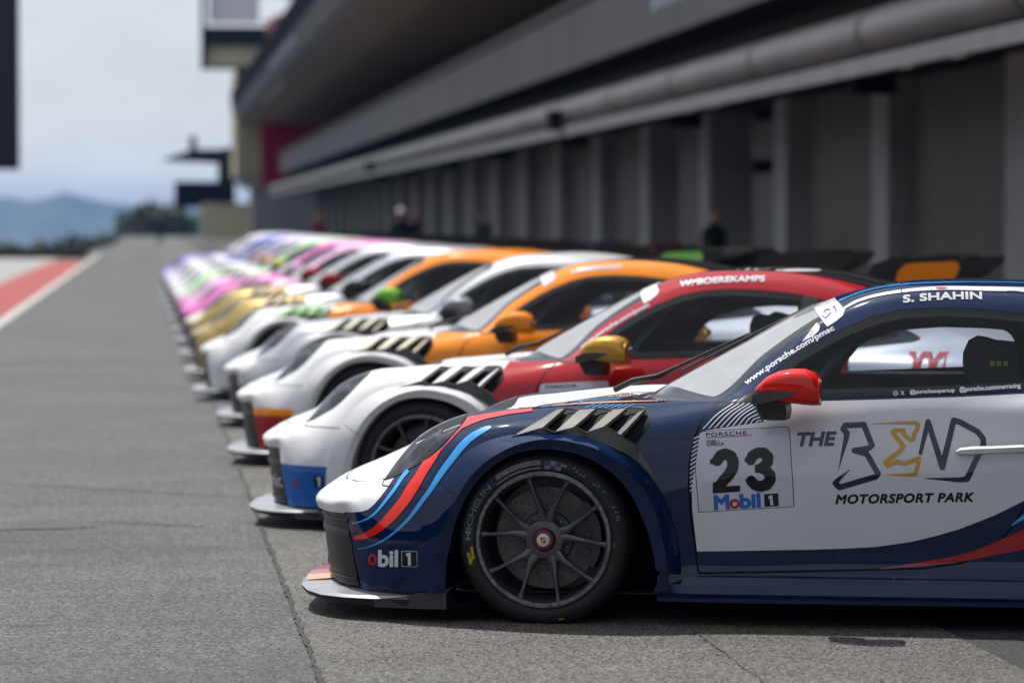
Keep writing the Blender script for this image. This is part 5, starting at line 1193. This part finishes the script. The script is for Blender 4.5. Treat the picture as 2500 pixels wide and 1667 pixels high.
for i, (x, y, a, lab, lv_) in enumerate(ROW): CARS.append(car('race_car', lab, (x, y, 0), R(a), lv_, full=i < 3))
# writing on the second car
C2, c2 = CARS[0]
for _, p_ in CARS: link('headlight_unit', HU.data, p_['headlight', 'near']); link('headlight_unit', HU2.data, p_['headlight', 'near'])
for f_ in (CARS[0], CARS[1], CARS[2]): film('louvre_opening', HOLEPX, M['black'], f_[1]['front_fender'], 1)
words('lettering', 'W. BOEREKAMPS', M['white_d'], c2['body'], 2130, 745, 2400, 728, 17, .14, layer=3, arc=5, rise=0)
words('lettering', 'www.porsche.com/pmsc', M['offwhite_d'], c2['body'], 1826, 944, 2040, 809, 17, .10, layer=2, arc=5)
film('number_panel', [z1([(277,488),(770,461),(784,466),(791,480),(820,932),(253,966),(232,700),(258,500)], 1600, 850, 2.412)], M['offwhite_d'], c2['door', 'near'], 2, step=14)
words('lettering', 'PORSCHE', M['black_d'], c2['door', 'near'], 1724.5, 1066, 1823, 1061, 9, .1, layer=4)
film('sticker', [[(1987,752),(2012,738),(2038,728),(2050,742),(2063,757),(2058,771),(2042,785),(2020,799),(2003,776)]], M['white_d'], c2['windshield'], 2, step=10); film('sticker', [[(1987,752),(2012,738),(2038,728),(2050,742),(2063,757),(2058,771),(2042,785),(2020,799),(2003,776)]], M['white_d'], CARS[1][1]['windshield'], 2, step=10)
film('lettering', [ell(913, 1366, 9, 12), ell(913, 1366, 4.5, 7)], M['dred_d'], c2['front_bumper'], 3, odd=True, step=5); film('badge', [[(978, 1344), (1008, 1344), (1008, 1382), (978, 1382)]], M['black_d'], c2['front_bumper'], 3); film('lettering', [[(988, 1352), (994, 1348), (1000, 1348), (1000, 1378), (993, 1378), (993, 1356), (988, 1357)]], M['white_d'], c2['front_bumper'], 4)
def side_text(name, s, m, par, x0, x1, z0, h, y, bold=0, shear=0):
    L = glyphs(s, bold, shear); xs = [p[0] for l in L for p in l]; ys = [p[1] for l in L for p in l]; a0, a1, b0, b1 = min(xs), max(xs), min(ys), max(ys)
    vs, fs = [], []
    for l in map(ccw, L): fs.append(list(range(len(vs), len(vs) + len(l)))); vs += [(x0 + (p[0] - a0) / (a1 - a0) * (x1 - x0), z0 + (p[1] - b0) / (b1 - b0) * h) for p in l]
    n_ = len(fs); wd = bold * h
    for l in ([fatten([[vs[i] for i in f] for f in fs], wd)] if bold else [[]]):
        for q_ in l: q_ = ccw(q_); fs.append(list(range(len(vs), len(vs) + 4))); vs += q_
    vs += [(x0 + (x1 - x0) * i / 24, z0 + h * j / 12) for i in range(25) for j in range(13)]
    r = delaunay_2d_cdt([Vector(q_) for q_ in vs], [], fs, 0, 1e-5); keep = [f for f, o in zip(r[2], r[5]) if sum(i < n_ for i in o) % 2 or any(i >= n_ for i in o)]; b = MB()
    for v in r[0]:
        hh = BVH.ray_cast(Vector((v[0], -2, v[1])), Vector((0, 1, 0))); b.v.append((v[0], (hh[0].y - .004) if y is None and hh[0] is not None else (y if y is not None else -.9), v[1]))
    b.f = [tuple(f) for f in keep]; b.m = [0] * len(keep); return b.build(name, m, par, smooth=False)
side_text('lettering', 'XXL', M['dred_d'], c2['body'], 2.262, 2.475, .745, .115, None, .05); L_ = glyphs('onic', 0); L_ = place(L_, 0, 0, 1, 0, 1); vs_, fs_ = [], []
for l in map(ccw, L_): fs_.append(list(range(len(vs_), len(vs_) + len(l)))); vs_ += l
r_ = delaunay_2d_cdt([Vector(q_) for q_ in vs_], [], fs_, 0, 1e-6); b_ = MB(); RF = np.array(rows_f)
for v in r_[0]:
    tt = (.60 + .22 * (1 + v[1])) * 0 + (.47 + .24 * (1 + v[1])) * 11; i_ = int(min(10, tt)); f_ = tt - i_; row = RF[i_] * (1 - f_) + RF[i_ + 1] * f_; s_ = 2.6 - 2.5 * v[0]; j_ = int(min(5, s_)); g_ = s_ - j_; p_ = row[j_] * (1 - g_) + row[j_ + 1] * g_
    b_.v.append((p_[0] - .004, p_[1] - .005, p_[2]))
b_.f = [tuple(f) for f, o in zip(r_[2], r_[5]) if len(o) % 2]; b_.m = [0] * len(b_.f); b_.build('lettering', M['white_d'], c2['front_bumper'], smooth=False)
film('roof_script', stroke([(2300, 692, 2), (2318, 688, 2), (2330, 693, 2), (2345, 688, 2), (2362, 693, 2), (2385, 687, 2)]), M['white_d'], c2['body'], 3, step=5); film('roof_mark', [ell(2480, 693, 60, 5)], M['white_d'], c2['body'], 3, step=6)
words('lettering', 'LAMBERMONT', M['white_d'], CARS[1][1]['body'], 2130, 745, 2330, 728, 15, .14, layer=3, arc=4, rise=0)
bpy.data.objects.remove(_fo)

# ------------------------------------------------------------------ people behind the cars
def person(label, x, y, face, shirt, cap_=None, size=1):
    v = [(0,0,.98),(0,0,1.18),(0,0,1.38),(0,0,1.50),(0,0,1.57),(0,-.01,1.64),(0,-.01,1.74),
         (.20,0,1.42),(.26,.02,1.16),(.24,-.10,.95),(.24,-.15,.86),(-.20,0,1.42),(-.27,.02,1.16),(-.24,-.08,.94),(-.24,-.12,.85),
         (.10,0,.90),(.12,-.02,.50),(.12,.02,.09),(.13,-.12,.04),(-.10,0,.90),(-.12,-.02,.50),(-.13,.02,.09),(-.14,-.12,.04)]
    e = [(0,1),(1,2),(2,3),(3,4),(4,5),(5,6),(2,7),(7,8),(8,9),(9,10),(2,11),(11,12),(12,13),(13,14),(0,15),(15,16),(16,17),(17,18),(0,19),(19,20),(20,21),(21,22)]
    r = [.16,.15,.17,.07,.06,.095,.075,.075,.05,.04,.035,.075,.05,.04,.035,.10,.07,.045,.04,.10,.07,.045,.04]
    root = empty('person', (x, y, 0), face); root.scale = (size,) * 3; tag(root, label, 'person', 'people standing behind the cars')
    me = bpy.data.meshes.new('body'); me.from_pydata(v, e, []); me.materials.append(shirt); o = link('body', me, root)
    sm = o.modifiers.new('skin', 'SKIN'); sm.use_smooth_shade = True
    for i, q in enumerate(me.skin_vertices[0].data): q.radius = (r[i], r[i] * (.75 if i < 3 else 1)); q.use_root = i == 0
    o.modifiers.new('sub', 'SUBSURF').levels = 1
    f = MB(); n = 16
    f.loft([[(rr * math.cos(k * 2 * math.pi / n), -.012 + rr * 1.12 * math.sin(k * 2 * math.pi / n), z) for k in range(n)] for z, rr in ((1.545, .035), (1.565, .062), (1.60, .078), (1.65, .088), (1.70, .09), (1.735, .08), (1.76, .05), (1.77, .01))], closed=True)
    f.tube([(0, -.105, 1.665), (0, -.128, 1.635), (0, -.108, 1.628)], [.008, .014, .01], 6); f.tube([(-.028, -.098, 1.603), (.028, -.098, 1.603)], .006, 6)
    for s_ in (-1, 1): f.tube([(s_ * .088, 0, 1.67), (s_ * .1, .012, 1.65), (s_ * .088, .005, 1.62)], .012, 6)
    f.build('face', M['skin'], root)
    hb = MB(); hb.loft([[(rr * math.cos(k * 2 * math.pi / n), .006 + rr * 1.12 * math.sin(k * 2 * math.pi / n), z) for k in range(n)] for z, rr in ((1.69, .096), (1.735, .092), (1.77, .068), (1.79, .01))], closed=True)
    if cap_: hb.loft([[(.07 * math.cos(a), -.07 - .11 * math.sin(a), 1.70) for a in np.linspace(0, math.pi, 8)], [(.06 * math.cos(a), -.06, 1.712) for a in np.linspace(0, math.pi, 8)]])
    hb.build('cap' if cap_ else 'hair', cap_ or M['hair'], root)
    return root
red_cl = mat('red_cloth', (.16, .012, .012), .8)
person('person in dark clothes wearing a pale cap, standing by the garage shutters', 6.0, 80.0, R(20), M['cloth'], cap_=P['white'])
person('person in black with dark hair just right of the one with the pale cap', 6.65, 84, R(70), M['cloth'])
person('person in black standing alone before the grey shutters at mid building', 9.3, 93.5, R(-40), M['cloth'], size=.95)
person('person in dark top at the dark garage doorway nearest the camera', 9.75, 58, R(30), M['cloth'], size=.93)
person('person in dark red top far along, by the end of the building', 7.2, 142, R(10), red_cl)
person('person in dark clothes walking at the far end of the pit lane', .9, 200, R(0), M['cloth'])
